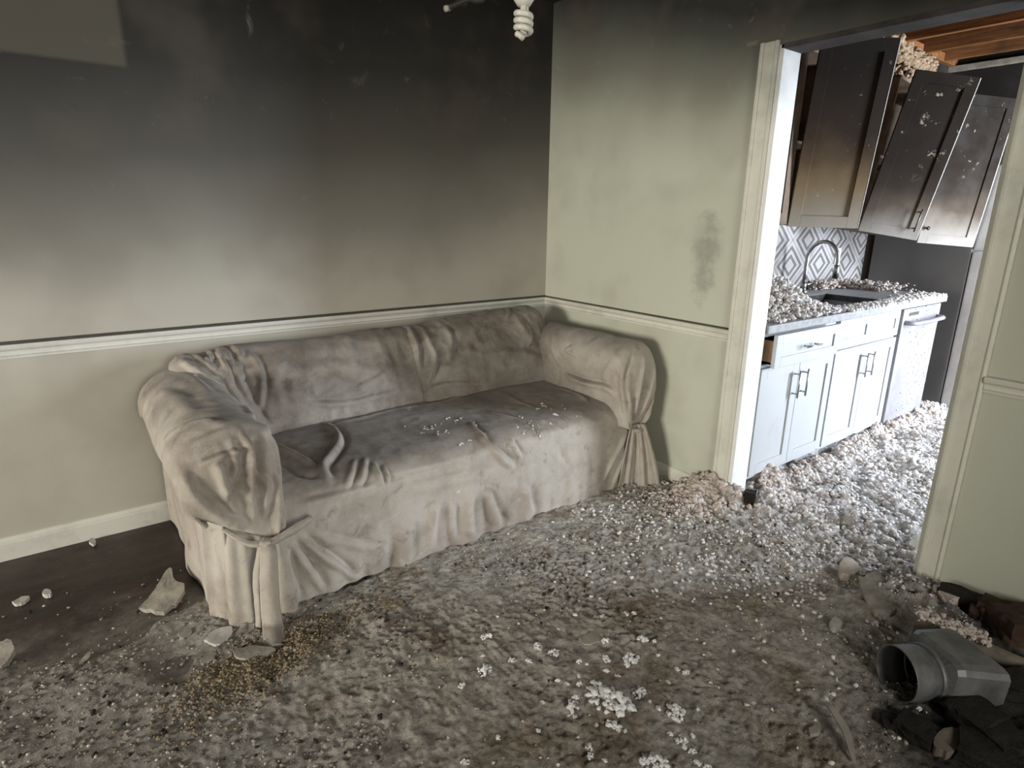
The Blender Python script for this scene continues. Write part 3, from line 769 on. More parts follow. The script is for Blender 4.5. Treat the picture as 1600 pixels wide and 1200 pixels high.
# soot settled on the back cushions, which stood higher in the smoke
bk = b.math('MULTIPLY', b.mapr(b.axis(1), -.55, -.28), b.mapr(b.axis(0), -2.15, -1.85))
c = b.mix(b.math('MULTIPLY', bk, b.mapr(b.noise(4.5, 5, .65, .6), .30, .68, .95, .32)), c, (.115, .092, .072))
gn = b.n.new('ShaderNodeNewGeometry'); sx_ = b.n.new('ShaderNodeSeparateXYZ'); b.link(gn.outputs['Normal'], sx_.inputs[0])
c = b.mix(b.math('MULTIPLY', b.mapr(b.math('ADD', sx_.outputs[2], b.math('MULTIPLY', b.math('SUBTRACT', b.noise(4, 5, .65, .5), .5), 1.5)), .30, 1.15), b.mapr(b.noise(7, 5, .65, .5), .30, .68, .75, .40)), c, (.13, .105, .085))   # darker where the cloth faces up
c = b.mix(b.math('MULTIPLY', b.mapr(n3, .66, .74), .25), c, (.60, .57, .52))
b.bump(b.math('ADD', b.noise(420, 2), b.math('MULTIPLY', b.noise(35, 5, .65), 1.6)), .55, .005)
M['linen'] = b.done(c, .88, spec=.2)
b.b.inputs['Sheen Weight'].default_value = .15
M['sofa_frame'] = simple('gap_shade_frame', (.03, .025, .02), .9)  # near-black colour paints shade into the gaps of the slipcover

SOFA = empty('sofa', (-1.18, -.52, 0), 'long sofa under a dirty grey beige linen slipcover against the back wall', 'sofa')
def apply_strokes(G, strokes, flip=1.0):
    """press folds into a grid: each stroke is a photographed crease laid on the surface where it was seen"""
    nr, nc = G.shape[:2]; V = G.reshape(-1, 3)
    N = grid_normals(G).reshape(-1, 3) * flip
    bvh = BVHTree.FromPolygons([tuple(q) for q in V], [tuple(f) for f in grid_faces(nr, nc)])
    D = np.zeros(len(V))
    for st in strokes:
        px, w, a = st[0], st[1], st[2]; kind = st[3] if len(st) > 3 else 'fold'
        P = []
        for q in catmull(px, max(6, 4 * len(px))):
            h = bvh.ray_cast(Vector(CAM), Vector(ray(*q)))
            if h[0] is not None: P.append(np.array(h[0]))
        if len(P) < 3: continue
        P = np.array(P)
        best = np.full(len(V), 9.); side = np.zeros(len(V)); tt = np.zeros(len(V))
        for i in range(len(P) - 1):
            A, Bp = P[i], P[i + 1]; e = Bp - A; L = e @ e + 1e-12
            t = np.clip(((V - A) @ e) / L, 0, 1); C = A + t[:, None] * e; dv = V - C
            d = np.linalg.norm(dv, axis=1); s = np.einsum('ij,ij->i', np.cross(N, e / math.sqrt(L)), dv)
            k = d < best; best[k] = d[k]; side[k] = s[k]; tt[k] = ((i + t) / (len(P) - 1))[k]
        fade = np.clip(np.minimum(tt, 1 - tt) * 5 + .15, 0, 1)
        sg = np.sign(side) * best
        if kind == 'fold': f = np.exp(-(sg / w) ** 2) - .75 * np.exp(-((sg - 1.35 * w) / (w * .95)) ** 2)
        elif kind == 'valley': f = -np.exp(-(sg / w) ** 2) + .22 * np.exp(-((np.abs(sg) - 1.7 * w) / w) ** 2)
        else: f = np.exp(-(sg / w) ** 2)
        D += a * fade * f * (best < 5 * w)
    return (V + N * D[:, None]).reshape(nr, nc, 3)
def wrinkle(G, amp, flip=1.0, seed=0, sc=(.16, .07, .03)):
    V = G.reshape(-1, 3); N = grid_normals(G).reshape(-1, 3) * flip
    P = V + .05 * np.stack([noise3(V, .2, seed + 5), noise3(V, .2, seed + 6), noise3(V, .2, seed + 7)], 1)
    d = amp * (noise3(P, sc[0], seed) + .45 * (1 - 2 * np.abs(noise3(P, sc[1], seed + 1))) + .16 * noise3(P, sc[2], seed + 2))
    return (V + N * d[:, None]).reshape(G.shape)
def outward(G, flipref):
    """+1 if grid normals point towards flipref side"""
    N = grid_normals(G); c = G.reshape(-1, 3).mean(0)
    return 1.0 if np.mean(N.reshape(-1, 3) @ np.asarray(flipref, float)) > 0 else -1.0
def cloth(name, G, parent=SOFA, thick=.006, mat=None):
    nr, nc = G.shape[:2]
    o = mesh_obj(name, G.reshape(-1, 3), grid_faces(nr, nc), mat or M['linen'], parent, True)
    if thick:
        md = o.modifiers.new('thickness', 'SOLIDIFY'); md.thickness = thick; md.offset = 0
    return o

MB().box((-2.22, -.90, .06), (-.14, -.06, .40), .02).box((-2.2, -.30, .3), (-.16, -.07, .70), .03).build('frame', M['sofa_frame'], SOFA)

# seat and front skirt in one sheet ------------------------------------
NX, NV = 330, 190
xs = np.linspace(-2.035, -.205, NX)
prof = np.array([(-.26, .452), (-.34, .455), (-.50, .452), (-.68, .450), (-.82, .450), (-.91, .440), (-.965, .405), (-.985, .35), (-.990, .26), (-.995, .15), (-1.0, .06), (-1.005, .012)])
pr = catmull(prof, NV)
G = np.zeros((NV, NX, 3))
for i, x in enumerate(xs):
    q = pr.copy()
    t = (x + 2.035) / 1.8
    q[:, 1] += np.where(pr[:, 1] > .3, 1, pr[:, 1] / .3) * (.012 * math.sin(t * math.pi) - .016 * math.exp(-((x + 1.93) / .10) ** 2) + .012 * math.exp(-((x + .5) / .3) ** 2))
    sk = np.clip((.40 - pr[:, 1]) / .39, 0, 1)
    wv = .010 * math.sin(x * 19 + 1.2 * math.sin(x * 5.1)) + .007 * math.sin(x * 41 + 2.0) + .006 * math.sin(x * 67)
    q[:, 0] += -sk ** 1.6 * (wv * .8 - .004) - .016 * np.exp(-((pr[:, 1] - .40) / .06) ** 2) * math.sin(t * math.pi)
    # ends: pulled back into the knots of the arm ties
    e = math.exp(-((x + 2.035) / .10) ** 2) + math.exp(-((x + .205) / .09) ** 2)
    q[:, 0] += .018 * e * sk * (1 - sk) * 2.2 + .028 * e * np.exp(-((pr[:, 1] - .43) / .08) ** 2)
    q[:, 1] += .004 * sk ** 6 * math.sin(x * 11 + 1) ** 2
    G[:, i, 0] = x; G[:, i, 1] = q[:, 0]; G[:, i, 2] = q[:, 1]
# right end fans towards the right tie knot, left end towards the left one
KR = np.array([-.20, -1.015, .325]); KL = np.array([-2.075, -1.035, .315])
sg = outward(G, (0, -1, 1))
G = wrinkle(G, .0045, sg, 3)
S = []
S += [([(508, 662), (526, 676), (530, 694), (516, 716), (506, 730), (514, 752)], .016, .022),
      ([(430, 697), (460, 710), (492, 728)], .016, .018), ([(436, 720), (470, 742), (500, 745)], .020, .012, 'valley'),
      ([(556, 718), (549, 740), (540, 764)], .012, .011), ([(571, 716), (568, 738), (560, 760)], .012, .011), ([(583, 724), (592, 742), (596, 760)], .012, .012), ([(598, 730), (604, 742), (606, 756)], .010, .008),
      ([(473, 787), (530, 774), (593, 757)], .014, .006), ([(600, 753), (660, 739), (732, 722)], .012, .005, 'valley'),
      ([(500, 668), (560, 655), (620, 640), (660, 633)], .012, .008), ([(660, 634), (690, 628), (740, 612)], .010, .006),
      ([(750, 676), (758, 690), (776, 708), (802, 732)], .016, .020), ([(797, 686), (804, 700), (814, 716)], .012, .012),
      ([(735, 660), (744, 672), (752, 678)], .012, .010), ([(783, 612), (808, 628), (838, 638)], .012, .008), ([(700, 640), (760, 645), (810, 655)], .014, .006),
      ([(860, 590), (900, 598), (925, 612), (945, 628)], .012, .016), ([(870, 605), (905, 618), (920, 630)], .012, .008), ([(905, 600), (930, 622), (965, 625)], .010, .010, 'valley'),
      ([(815, 660), (830, 672), (840, 690)], .010, .006), ([(838, 655), (862, 662), (880, 676)], .010, .005),
      ([(466, 840), (505, 868), (552, 902)], .016, .017), ([(452, 846), (475, 880), (505, 925)], .017, .018), ([(444, 852), (452, 895), (462, 940)], .016, .018), ([(490, 838), (560, 852), (610, 862)], .016, .006),
      ([(680, 785), (672, 825), (670, 880)], .026, .020), ([(737, 770), (732, 800), (738, 845)], .022, .018), ([(757, 766), (766, 790), (782, 825)], .022, .019), ([(704, 785), (704, 820), (710, 862)], .020, .014), ([(604, 835), (598, 870), (602, 910)], .026, .012), ([(640, 815), (636, 850), (640, 895)], .024, .010), ([(820, 760), (826, 790), (836, 815)], .026, .010), ([(560, 880), (555, 905), (558, 925)], .024, .010),
      ([(980, 676), (962, 710), (935, 762)], .014, .016), ([(983, 680), (972, 715), (955, 765)], .012, .015), ([(978, 660), (985, 672)], .012, .01, 'valley'),
      ([(640, 770), (720, 750), (780, 740)], .02, .006), ([(860, 700), (880, 730), (890, 760)], .022, .006), ([(905, 690), (915, 725), (910, 770)], .02, .006)]
G = apply_strokes(G, S, sg)
G[..., 2] = np.maximum(G[..., 2], .006)
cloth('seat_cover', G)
SEAT_BVH = BVHTree.FromPolygons([tuple(q) for q in G.reshape(-1, 3)], [tuple(f) for f in grid_faces(NV, NX)])

# back cushions under the cover -----------------------------------------
def back_part(name, x0, x1, top, strokes, seed, n=240, dy=0.0, endl=.10, endr=.10):
    NVb = 150; xs = np.linspace(x0, x1, n); G = np.zeros((NVb, n, 3))
    base = np.array([(-.345, .395), (-.372, .46), (-.352, .56), (-.315, .66), (-.275, .745), (-.225, .800), (-.165, .815), (-.10, .80), (-.05, .74), (-.035, .62), (-.03, .38)])
    pr = catmull(base, NVb)
    for i, x in enumerate(xs):
        zt = top(x); q = pr.copy()
        k = np.clip((q[:, 1] - .40) / .415, 0, 1.05); q[:, 1] = .395 + k * (zt - .395)
        el = max(0, 1 - (x - x0) / endl); er = max(0, 1 - (x1 - x) / endr)
        e = max(el, er); sh = 1 - math.sqrt(max(0, 1 - e * e)) if e > 0 else 0
        cy, cz = -.16, .58
        q[:, 0] = cy + (q[:, 0] - cy) * (1 - .80 * sh) ; q[:, 1] = cz + (q[:, 1] - cz) * (1 - .42 * sh)
        u = (x - x0) / (x1 - x0)
        q[:, 0] -= dy + .020 * math.sin(math.pi * u) * np.exp(-((k - .42) / .3) ** 2) * (pr[:, 0] < -.16)
        G[:, i, 0] = x; G[:, i, 1] = q[:, 0]; G[:, i, 2] = q[:, 1]
    sg = outward(G[:60], (0, -1, .4))
    G = wrinkle(G, .0075, sg, seed, (.15, .065, .022))
    G = apply_strokes(G, strokes, sg)
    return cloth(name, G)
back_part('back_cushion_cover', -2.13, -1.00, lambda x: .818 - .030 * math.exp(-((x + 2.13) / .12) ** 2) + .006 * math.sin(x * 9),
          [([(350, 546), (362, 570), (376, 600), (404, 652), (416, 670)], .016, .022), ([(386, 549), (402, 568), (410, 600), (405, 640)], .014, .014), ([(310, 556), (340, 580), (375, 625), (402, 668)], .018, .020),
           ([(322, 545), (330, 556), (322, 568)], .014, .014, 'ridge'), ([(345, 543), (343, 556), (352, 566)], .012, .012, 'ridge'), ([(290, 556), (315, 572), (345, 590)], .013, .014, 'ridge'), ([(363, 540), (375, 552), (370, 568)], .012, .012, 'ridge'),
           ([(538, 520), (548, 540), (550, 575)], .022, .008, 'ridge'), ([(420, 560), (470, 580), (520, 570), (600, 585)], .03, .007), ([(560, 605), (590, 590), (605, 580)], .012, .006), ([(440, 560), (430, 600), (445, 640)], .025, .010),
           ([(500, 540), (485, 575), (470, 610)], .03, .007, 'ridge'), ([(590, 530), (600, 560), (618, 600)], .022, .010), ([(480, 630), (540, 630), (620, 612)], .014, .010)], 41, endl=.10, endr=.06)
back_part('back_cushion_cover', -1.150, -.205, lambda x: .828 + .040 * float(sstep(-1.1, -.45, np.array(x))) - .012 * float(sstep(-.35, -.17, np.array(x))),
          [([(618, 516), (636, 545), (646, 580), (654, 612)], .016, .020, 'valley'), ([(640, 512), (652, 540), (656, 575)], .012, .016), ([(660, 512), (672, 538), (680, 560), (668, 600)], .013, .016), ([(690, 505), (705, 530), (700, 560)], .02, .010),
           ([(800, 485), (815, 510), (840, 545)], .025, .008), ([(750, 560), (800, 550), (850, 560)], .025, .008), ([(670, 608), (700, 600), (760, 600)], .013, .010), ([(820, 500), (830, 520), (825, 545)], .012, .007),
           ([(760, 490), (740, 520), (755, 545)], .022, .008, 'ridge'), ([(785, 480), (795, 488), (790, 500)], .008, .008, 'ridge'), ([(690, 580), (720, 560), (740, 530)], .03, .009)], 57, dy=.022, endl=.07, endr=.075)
# the cover bunched where the back meets the left arm
NXb = 120
G = np.zeros((70, NXb, 3))
for i, x in enumerate(np.linspace(-2.19, -1.90, NXb)):
    t = (x + 2.19) / .29
    pth = catmull([(-.37 + .02 * t, .56 + .02 * t), (-.34 + .03 * t, .68), (-.265, .772), (-.18, .800), (-.09, .785), (-.035, .70)], 70)
    e = max(0, 1 - t / .25); sh = 1 - math.sqrt(max(0, 1 - e * e)); e2 = max(0, (t - .7) / .3)
    pth[:, 0] = -.16 + (pth[:, 0] + .16) * (1 - .5 * sh - .12 * e2); pth[:, 1] = .60 + (pth[:, 1] - .60) * (1 - .45 * sh - .10 * e2)
    G[:, i, 0] = x; G[:, i, 1:] = pth
sg = outward(G, (0, -1, .6)); G = wrinkle(G, .008, sg, 77, (.09, .05, .025))
G = apply_strokes(G, [([(284, 562), (310, 580), (345, 605)], .014, .018), ([(300, 552), (318, 565), (340, 580)], .010, .012), ([(325, 546), (332, 556), (325, 568)], .009, .010), ([(345, 545), (347, 560), (358, 580)], .010, .012)], sg)
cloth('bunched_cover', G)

# rolled arms -------------------------------------------------------------
def arm(side, xc, K, strokes, seed, folds, yfront, tops=.75, sp_in=.3, sp_out=.3, rise=.0, rr=.150, flare=.03):
    """side -1: left arm (outward = -x), +1: right arm.  Roll, front panel and gather are one sheet."""
    rz = tops - rr; NU = 170
    pts = [(-rr, .355), (-rr * 1.04, .46)] + [(-math.cos(a) * rr * 1.03, rz + math.sin(a) * rr) for a in np.linspace(-.15, math.pi + .35, 14)] + [(rr * .79, .475), (rr * .67, .415)]
    cs = catmull(pts, NU)
    NT, NF = 120, 80
    G = np.zeros((NT + NF, NU, 3))
    ys = np.linspace(-.03, yfront + .03, NT)
    for r, y in enumerate(ys):
        s = (y + .03) / (yfront + .06)
        bul = 1 + .035 * math.sin(s * math.pi) + flare * s
        o = cs[:, 0] * bul; z = rz + (cs[:, 1] - rz) * (1 + .02 * math.sin(s * 3) - .03 * s)
        # shoulder of the back end drops a little
        z = z - .035 * max(0, 1 - s / .12) ** 2 * (cs[:, 1] > .55)
        G[r, :, 0] = xc + side * o; G[r, :, 1] = y; G[r, :, 2] = z
    o0 = G[NT - 1, :, 0].copy(); z0 = G[NT - 1, :, 2].copy()
    ct = np.array([xc + side * .02, .50])
    for j in range(NF):
        v = (j + 1) / NF
        vv = v ** .9
        # curl over the front edge, then gather to the knot
        do = (o0 - K[0]) * side; tgt_x = K[0] + (o0 - K[0]) * np.where(do > 0, sp_out, sp_in); tgt_z = K[2] + np.clip(z0 - K[2], -.02, .3) * .05 + rise * np.maximum(0, (tgt_x - K[0]) * side) - (.028 if rise else 0)
        x = o0 + (tgt_x - o0) * vv; z = z0 + (tgt_z - z0) * vv
        bulge = .075 * math.sqrt(1 - (1 - min(1, v / .45)) ** 2) + .020 * math.sin(math.pi * min(1, v * 1.1))
        y = np.full(NU, yfront + .03 - bulge) + (K[1] - (yfront - .045)) * vv ** 2
        u = np.linspace(0, 1, NU)
        gath = sum(a * np.cos(2 * math.pi * (f * u + ph)) for f, a, ph in folds)
        y -= gath * (.15 + .85 * v) * min(1, v / .2) * (1 - .55 * v)
        tk = max(0, (v - .90) / .10); y += .035 * tk ** 2; z = z + .006 * tk
        G[NT + j, :, 0] = x; G[NT + j, :, 1] = y; G[NT + j, :, 2] = z
    sg = outward(G[:NT], (0, 0, 1))
    G = wrinkle(G, .0040, sg, seed, (.15, .07, .03))
    G = apply_strokes(G, strokes, sg)
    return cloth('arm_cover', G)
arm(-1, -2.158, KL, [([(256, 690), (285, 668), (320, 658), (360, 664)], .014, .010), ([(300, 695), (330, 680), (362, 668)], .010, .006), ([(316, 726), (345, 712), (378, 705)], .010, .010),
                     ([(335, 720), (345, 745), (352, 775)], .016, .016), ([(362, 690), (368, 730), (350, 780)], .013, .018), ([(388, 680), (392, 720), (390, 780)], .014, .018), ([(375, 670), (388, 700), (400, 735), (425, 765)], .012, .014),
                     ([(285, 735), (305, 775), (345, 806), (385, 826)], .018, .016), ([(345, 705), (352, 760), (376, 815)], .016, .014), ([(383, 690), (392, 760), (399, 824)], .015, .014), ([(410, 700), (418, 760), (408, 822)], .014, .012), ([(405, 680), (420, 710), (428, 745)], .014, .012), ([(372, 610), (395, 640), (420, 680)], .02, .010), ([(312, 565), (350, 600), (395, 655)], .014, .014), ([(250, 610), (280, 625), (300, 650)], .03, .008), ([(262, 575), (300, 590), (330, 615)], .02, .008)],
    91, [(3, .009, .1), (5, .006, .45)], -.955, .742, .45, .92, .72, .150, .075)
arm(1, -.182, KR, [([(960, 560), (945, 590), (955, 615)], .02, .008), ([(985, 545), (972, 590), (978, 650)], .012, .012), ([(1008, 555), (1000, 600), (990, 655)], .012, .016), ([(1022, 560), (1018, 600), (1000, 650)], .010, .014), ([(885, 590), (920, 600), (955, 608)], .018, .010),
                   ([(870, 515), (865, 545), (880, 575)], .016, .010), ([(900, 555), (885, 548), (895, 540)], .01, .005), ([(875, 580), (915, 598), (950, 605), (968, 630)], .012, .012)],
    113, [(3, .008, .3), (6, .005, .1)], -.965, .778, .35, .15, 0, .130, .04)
# outer side panel of the left arm and of the right arm
def side_panel(side, xt, xb, seed, ptop=.56):
    G = np.zeros((80, 150, 3))
    for i, y in enumerate(np.linspace(-.025, -.985, 150)):
        s = i / 149
        z = np.linspace(ptop, .008, 80); t = (ptop - z) / ptop
        x = xt + (xb - xt) * t + side * (.008 * np.sin(y * 21) * t + .012 * t ** 2 * (1 + math.sin(y * 9)) + .018 * np.exp(-((y + .05) / .10) ** 2) * np.sin(t * math.pi * .5))
        x = x - side * .05 * max(0, (s - .90) / .10) ** 2
        G[:, i, 0] = x; G[:, i, 1] = y; G[:, i, 2] = z
    sg = outward(G, (side, 0, 0)); G = wrinkle(G, .0035, sg, seed, (.2, .09, .03))
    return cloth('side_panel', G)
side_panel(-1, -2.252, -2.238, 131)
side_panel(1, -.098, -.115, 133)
# gathered skirt below each tie
def gather(K, pts_bottom, npl, amp, seed, strokes, w_top=.045, topline=None):
    NU, NVg = 150, 90
    bt = catmull(pts_bottom, NU)
    G = np.zeros((NVg, NU, 3)); u = np.linspace(0, 1, NU)
    d = np.gradient(bt, axis=0); nrm = np.stack([d[:, 1], -d[:, 0], 0 * d[:, 0]], 1); nrm /= np.linalg.norm(nrm, axis=1, keepdims=True)
    if nrm[NU // 2] @ np.array([0, -1, 0]) < 0: nrm = -nrm
    dirx = (bt[-1] - bt[0]); dirx /= np.linalg.norm(dirx)
    for j in range(NVg):
        v = j / (NVg - 1)
        top = (K + dirx * ((u - .5) * 2 * w_top)[:, None] if topline is None else topline[0] + (topline[1] - topline[0]) * u[:, None]) + np.array([0, 0, .03]) * (1 - v)
        e = v ** .75
        P = top + (bt - top) * e[..., None] if np.ndim(e) else top + (bt - top) * e
        zt = (K[2] + .03) if topline is None else top[:, 2] - .03 * (1 - v) + .03
        P[:, 2] = zt + (bt[:, 2] - zt) * v
        pl = np.cos(2 * math.pi * npl * u + .6 * np.sin(5 * u)) + .4 * np.cos(2 * math.pi * (npl * 2 + 1) * u + 1)
        P = P + nrm * (pl * amp * (.35 + .65 * math.sin(min(1, v * 1.25) * math.pi / 2)))[:, None]
        G[j] = P
    sg = outward(G, (0, -1, 0)); G = wrinkle(G, .003, sg, seed)
    if strokes: G = apply_strokes(G, strokes, sg)
    return cloth('gathered_skirt', G)
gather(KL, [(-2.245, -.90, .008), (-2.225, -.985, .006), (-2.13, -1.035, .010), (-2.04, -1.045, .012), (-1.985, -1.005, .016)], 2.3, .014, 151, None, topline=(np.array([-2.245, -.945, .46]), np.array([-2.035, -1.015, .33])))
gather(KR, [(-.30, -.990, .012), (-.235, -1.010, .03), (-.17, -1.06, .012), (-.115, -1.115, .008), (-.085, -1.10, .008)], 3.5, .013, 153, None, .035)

# ties ---------------------------------------------------------------------
def ribbon(name, pts, w, parent=SOFA, wdir=(1, 0, 0), twist=0.0, seed=0, n=60):
    C = catmull(pts, n); t = np.gradient(C, axis=0); t /= np.linalg.norm(t, axis=1, keepdims=True)
    wd = np.asarray(wdir, float); wd = np.tile(wd / np.linalg.norm(wd), (n, 1))
    wd -= t * np.einsum('ij,ij->i', wd, t)[:, None]; wd /= np.linalg.norm(wd, axis=1, keepdims=True)
    nn = np.cross(t, wd); u = np.linspace(-1, 1, 13)
    ws = np.asarray(w if np.ndim(w) else [w]); ws = np.interp(np.linspace(0, 1, n), np.linspace(0, 1, len(ws)), ws)
    G = C[:, None, :] + wd[:, None, :] * (u[None, :, None] * ws[:, None, None] / 2) + nn[:, None, :] * (.006 * np.cos(u * 2.4)[None, :, None])
    G = wrinkle(G, .0022, 1, seed, (.05, .03, .015))
    return cloth(name, G, parent, .004)
kx, ky, kz = KL
ribbon('tie_ribbon', [(-2.082, ky - .020, kz + .010), (-2.088, ky - .050, kz - .03), (-2.097, ky - .058, .20), (-2.104, ky - .066, .10), (-2.108, ky - .085, .045), (-2.118, ky - .13, .034), (-2.130, ky - .185, .030)], [.048, .058, .060, .062, .066, .062], wdir=(1, -.25, 0), seed=5)
ribbon('tie_ribbon', [(-2.10, ky - .015, kz), (-2.115, ky - .034, kz - .04), (-2.130, ky - .036, .18), (-2.134, ky - .04, .07), (-2.138, ky - .042, .02)], [.02, .028, .030, .028], wdir=(1, -.25, 0), seed=9)
ribbon('tie_ribbon', [(-2.13, ky - .010, kz + .004), (-2.07, ky - .030, kz + .004), (-2.00, ky - .014, kz + .014), (-1.945, ky + .004, kz + .022), (-1.915, ky + .012, kz + .030)], [.020, .026, .030, .034, .018], wdir=(0, 0, 1), seed=13)
ribbon('tie_ribbon', [(-2.20, -.985, .372), (-2.175, -1.016, .352), (-2.14, ky - .010, kz + .012), (-2.09, ky - .022, kz)], [.012, .018, .022, .022], wdir=(0, 0, 1), seed=15)
V, Fc = blob(ICO3, .024, 3, .3)
mesh_obj('tie_knot', V + np.array([-2.083, ky - .020, kz + .004]), Fc, M['linen'], SOFA, True)
V, Fc = blob(ICO3, .022, 5, .3)
mesh_obj('tie_knot', V + np.array([-.205, KR[1] - .006, KR[2]]), Fc, M['linen'], SOFA, True)
lp = on_x(258, 700, -2.315)
MB().tube(catmull([lp + np.array(q) for q in [(0.01, .02, .03), (-.004, .01, -.005), (-.012, .004, -.035), (-.004, -.008, -.045), (.004, -.016, -.03), (.012, -.02, .02)]], 16), .004, 6).build('tie_loop', M['linen'], SOFA, True)
# flecks of insulation on the seat
fp = [(690, 660), (700, 655), (712, 660), (722, 657), (740, 664), (660, 675), (668, 672), (676, 668), (684, 676), (630, 666), (640, 640), (668, 606), (757, 605), (840, 640), (852, 636), (862, 640), (842, 668), (838, 674), (844, 680), (862, 664), (808, 668), (870, 650), (905, 648), (812, 655), (718, 695), (735, 690), (716, 770), (880, 638), (848, 633), (826, 660), (832, 668), (818, 676), (700, 678)]
fp = [(q[0] + RNG.normal(0, 2), q[1] + RNG.normal(0, 2)) for q in fp for _ in range(3)]
P = [SEAT_BVH.ray_cast(Vector(CAM), Vector(ray(x, y)))[0] for x, y in fp]; P = np.array([tuple(q) for q in P if q is not None]) + np.array([0, 0, .003])
scatter('seat_flecks', P, .003 + .0065 * RNG.uniform(0, 1, len(P)) ** 2, M['fluff'], 'white insulation flecks scattered on the sofa seat', 'insulation', ICO1, .5)

# ------------------------------------------------------------------ things lying on the floor
def flake(name, px, th, label, cat, mat, seed, tilt=(0, 0), lift=.0, group=None):
    """irregular flat fragment; outline seen at px, laid on the debris"""
    P = np.array([on_floor(x, y, lift + .01)[:2] for x, y in px]); c = P.mean(0)
    n = 40; loop = catmull(np.vstack([P, P[:1]]), n + 1)[:-1]
    rr = np.random.default_rng(seed); loop = c + (loop - c) * (1 + rr.normal(0, .035, (n, 1)))
    z0 = ground(*c) + lift
    rings = [1.0, .75, .45]
    V = []; 
    for s in rings: V += [(*(c + (q - c) * s), 0) for q in loop]
    V.append((c[0], c[1], 0)); V = np.array(V)
    top = z0 + th + .004 * noise3(V, .05, seed) + (V[:, 0] - c[0]) * tilt[0] + (V[:, 1] - c[1]) * tilt[1]
    Vt = np.c_[V[:, :2], top]; bot = loop - 0; Vb = np.c_[bot, top[:n] - th]
    A = np.vstack([Vt, Vb]); k = len(Vt); Fc = []
    for r in range(2):
        for i in range(n):
            j = (i + 1) % n; Fc.append((r * n + i, r * n + j, (r + 1) * n + j, (r + 1) * n + i))
    Fc += [(2 * n + i, 2 * n + (i + 1) % n, 3 * n) for i in range(n)]
    Fc += [(i, k + i, k + (i + 1) % n, (i + 1) % n) for i in range(n)] + [tuple(k + i for i in range(n))[::-1]]
    A[:, 2] -= min(0, A[:, 2].min() - .001)
    return tag(mesh_obj(name, A, Fc, mat, None, False), label, cat, group)
M['plaster'] = simple('dirty_plaster', (.36, .33, .28), .9, var=.4, scale=18, bump=.4)
M['plaster_pale'] = simple('pale_plaster', (.52, .50, .46), .9, var=.3, scale=18, bump=.4)
M['char'] = simple('charred_wood', (.016, .013, .011), .8, var=.5, scale=20, bump=.6, dist=.01)
flake('plaster_flake', [(218, 952), (243, 930), (262, 905), (270, 903), (275, 918), (292, 926), (270, 950), (248, 958)], .016, 'large torn plaster flake on the bare floor left of the sofa', 'plaster flake', M['plaster'], 1, (.10, .14))
flake('plaster_flake', [(319, 1004), (336, 990), (362, 984), (360, 998), (340, 1010)], .010, 'pale plaster flake beside the hanging end of the tie ribbon', 'plaster flake', M['plaster_pale'], 2, (.06, .08))
flake('plaster_flake', [(20, 942), (34, 934), (46, 933), (38, 941), (24, 945)], .012, 'thin pale plaster sliver on bare floor near the left baseboard', 'plaster flake', M['plaster_pale'], 3)
flake('plaster_flake', [(66, 929), (70, 923), (79, 924), (80, 930), (72, 932)], .016, 'small rounded pale plaster bit next to the sliver', 'plaster flake', M['plaster_pale'], 4)
flake('plaster_flake', [(139, 848), (144, 842), (150, 846), (146, 852)], .012, 'tiny white plaster bit touching the left baseboard', 'plaster flake', M['plaster_pale'], 5)
flake('plaster_flake', [(367, 1033), (395, 1022), (428, 1024), (424, 1031), (400, 1040), (372, 1041)], .008, 'flat dusty fragment in front of the tie ribbon end', 'plaster flake', M['plaster'], 6, (0, .08))
flake('plaster_flake', [(278, 992), (296, 985), (300, 992), (284, 999)], .008, 'small flake between the large torn flake and the sofa skirt', 'plaster flake', M['plaster'], 7)
flake('plaster_flake', [(312, 1034), (325, 1022), (338, 1022), (336, 1032), (318, 1040)], .008, 'dusty flake at the edge of the brown crumbs', 'plaster flake', M['plaster'], 8)
flake('board_fragment', [(0, 1018), (18, 1014), (24, 1024), (10, 1042), (0, 1044)], .02, 'dark board fragment at the left edge of the picture', 'fragment', M['plaster'], 9, (.1, .2))
flake('plaster_flake', [(98, 1042), (130, 1032), (138, 1020), (142, 1022), (132, 1036), (108, 1045)], .006, 'narrow grey sliver on the dusty floor at lower left', 'plaster flake', M['plaster'], 10)
flake('foam_lump', [(1308, 902), (1318, 893), (1335, 900), (1340, 909), (1328, 916), (1312, 912)], .035, 'rounded tan foam lump on the floor in the doorway', 'foam lump', simple('tan_foam', (.42, .37, .31), .9, var=.3), 11, (.1, .1))
flake('foam_lump', [(1415, 872), (1424, 858), (1440, 856), (1440, 868), (1425, 878)], .04, 'grey lump against the right door casing', 'foam lump', M['plaster'], 12)
flake('board_fragment', [(1338, 928), (1368, 925), (1398, 965), (1372, 985), (1345, 955)], .014, 'flat grey board fragment between doorway and metal duct', 'fragment', M['plaster'], 13, (.05, .05))
flake('foam_lump', [(1294, 985), (1302, 979), (1313, 985), (1310, 992), (1300, 993)], .022, 'small white lump left of the flat grey board', 'foam lump', M['plaster_pale'], 14)
flake('plaster_flake', [(1262, 1145), (1275, 1140), (1280, 1150), (1266, 1155)], .012, 'small grey flake beside the curved strip at lower right', 'plaster flake', M['plaster'], 15)
flake('foam_lump', [(1455, 1170), (1475, 1156), (1512, 1160), (1508, 1178), (1480, 1190), (1458, 1182)], .03, 'dull round lump before the metal duct at the picture bottom', 'foam lump', simple('sooty_foam', (.13, .11, .09), .9, var=.4), 16, (.1, .1))
flake('plaster_flake', [(905, 1000), (935, 985), (948, 990), (942, 1003), (915, 1010)], .006, 'smooth flat grey flake behind the insulation tufts', 'plaster flake', M['plaster'], 17)
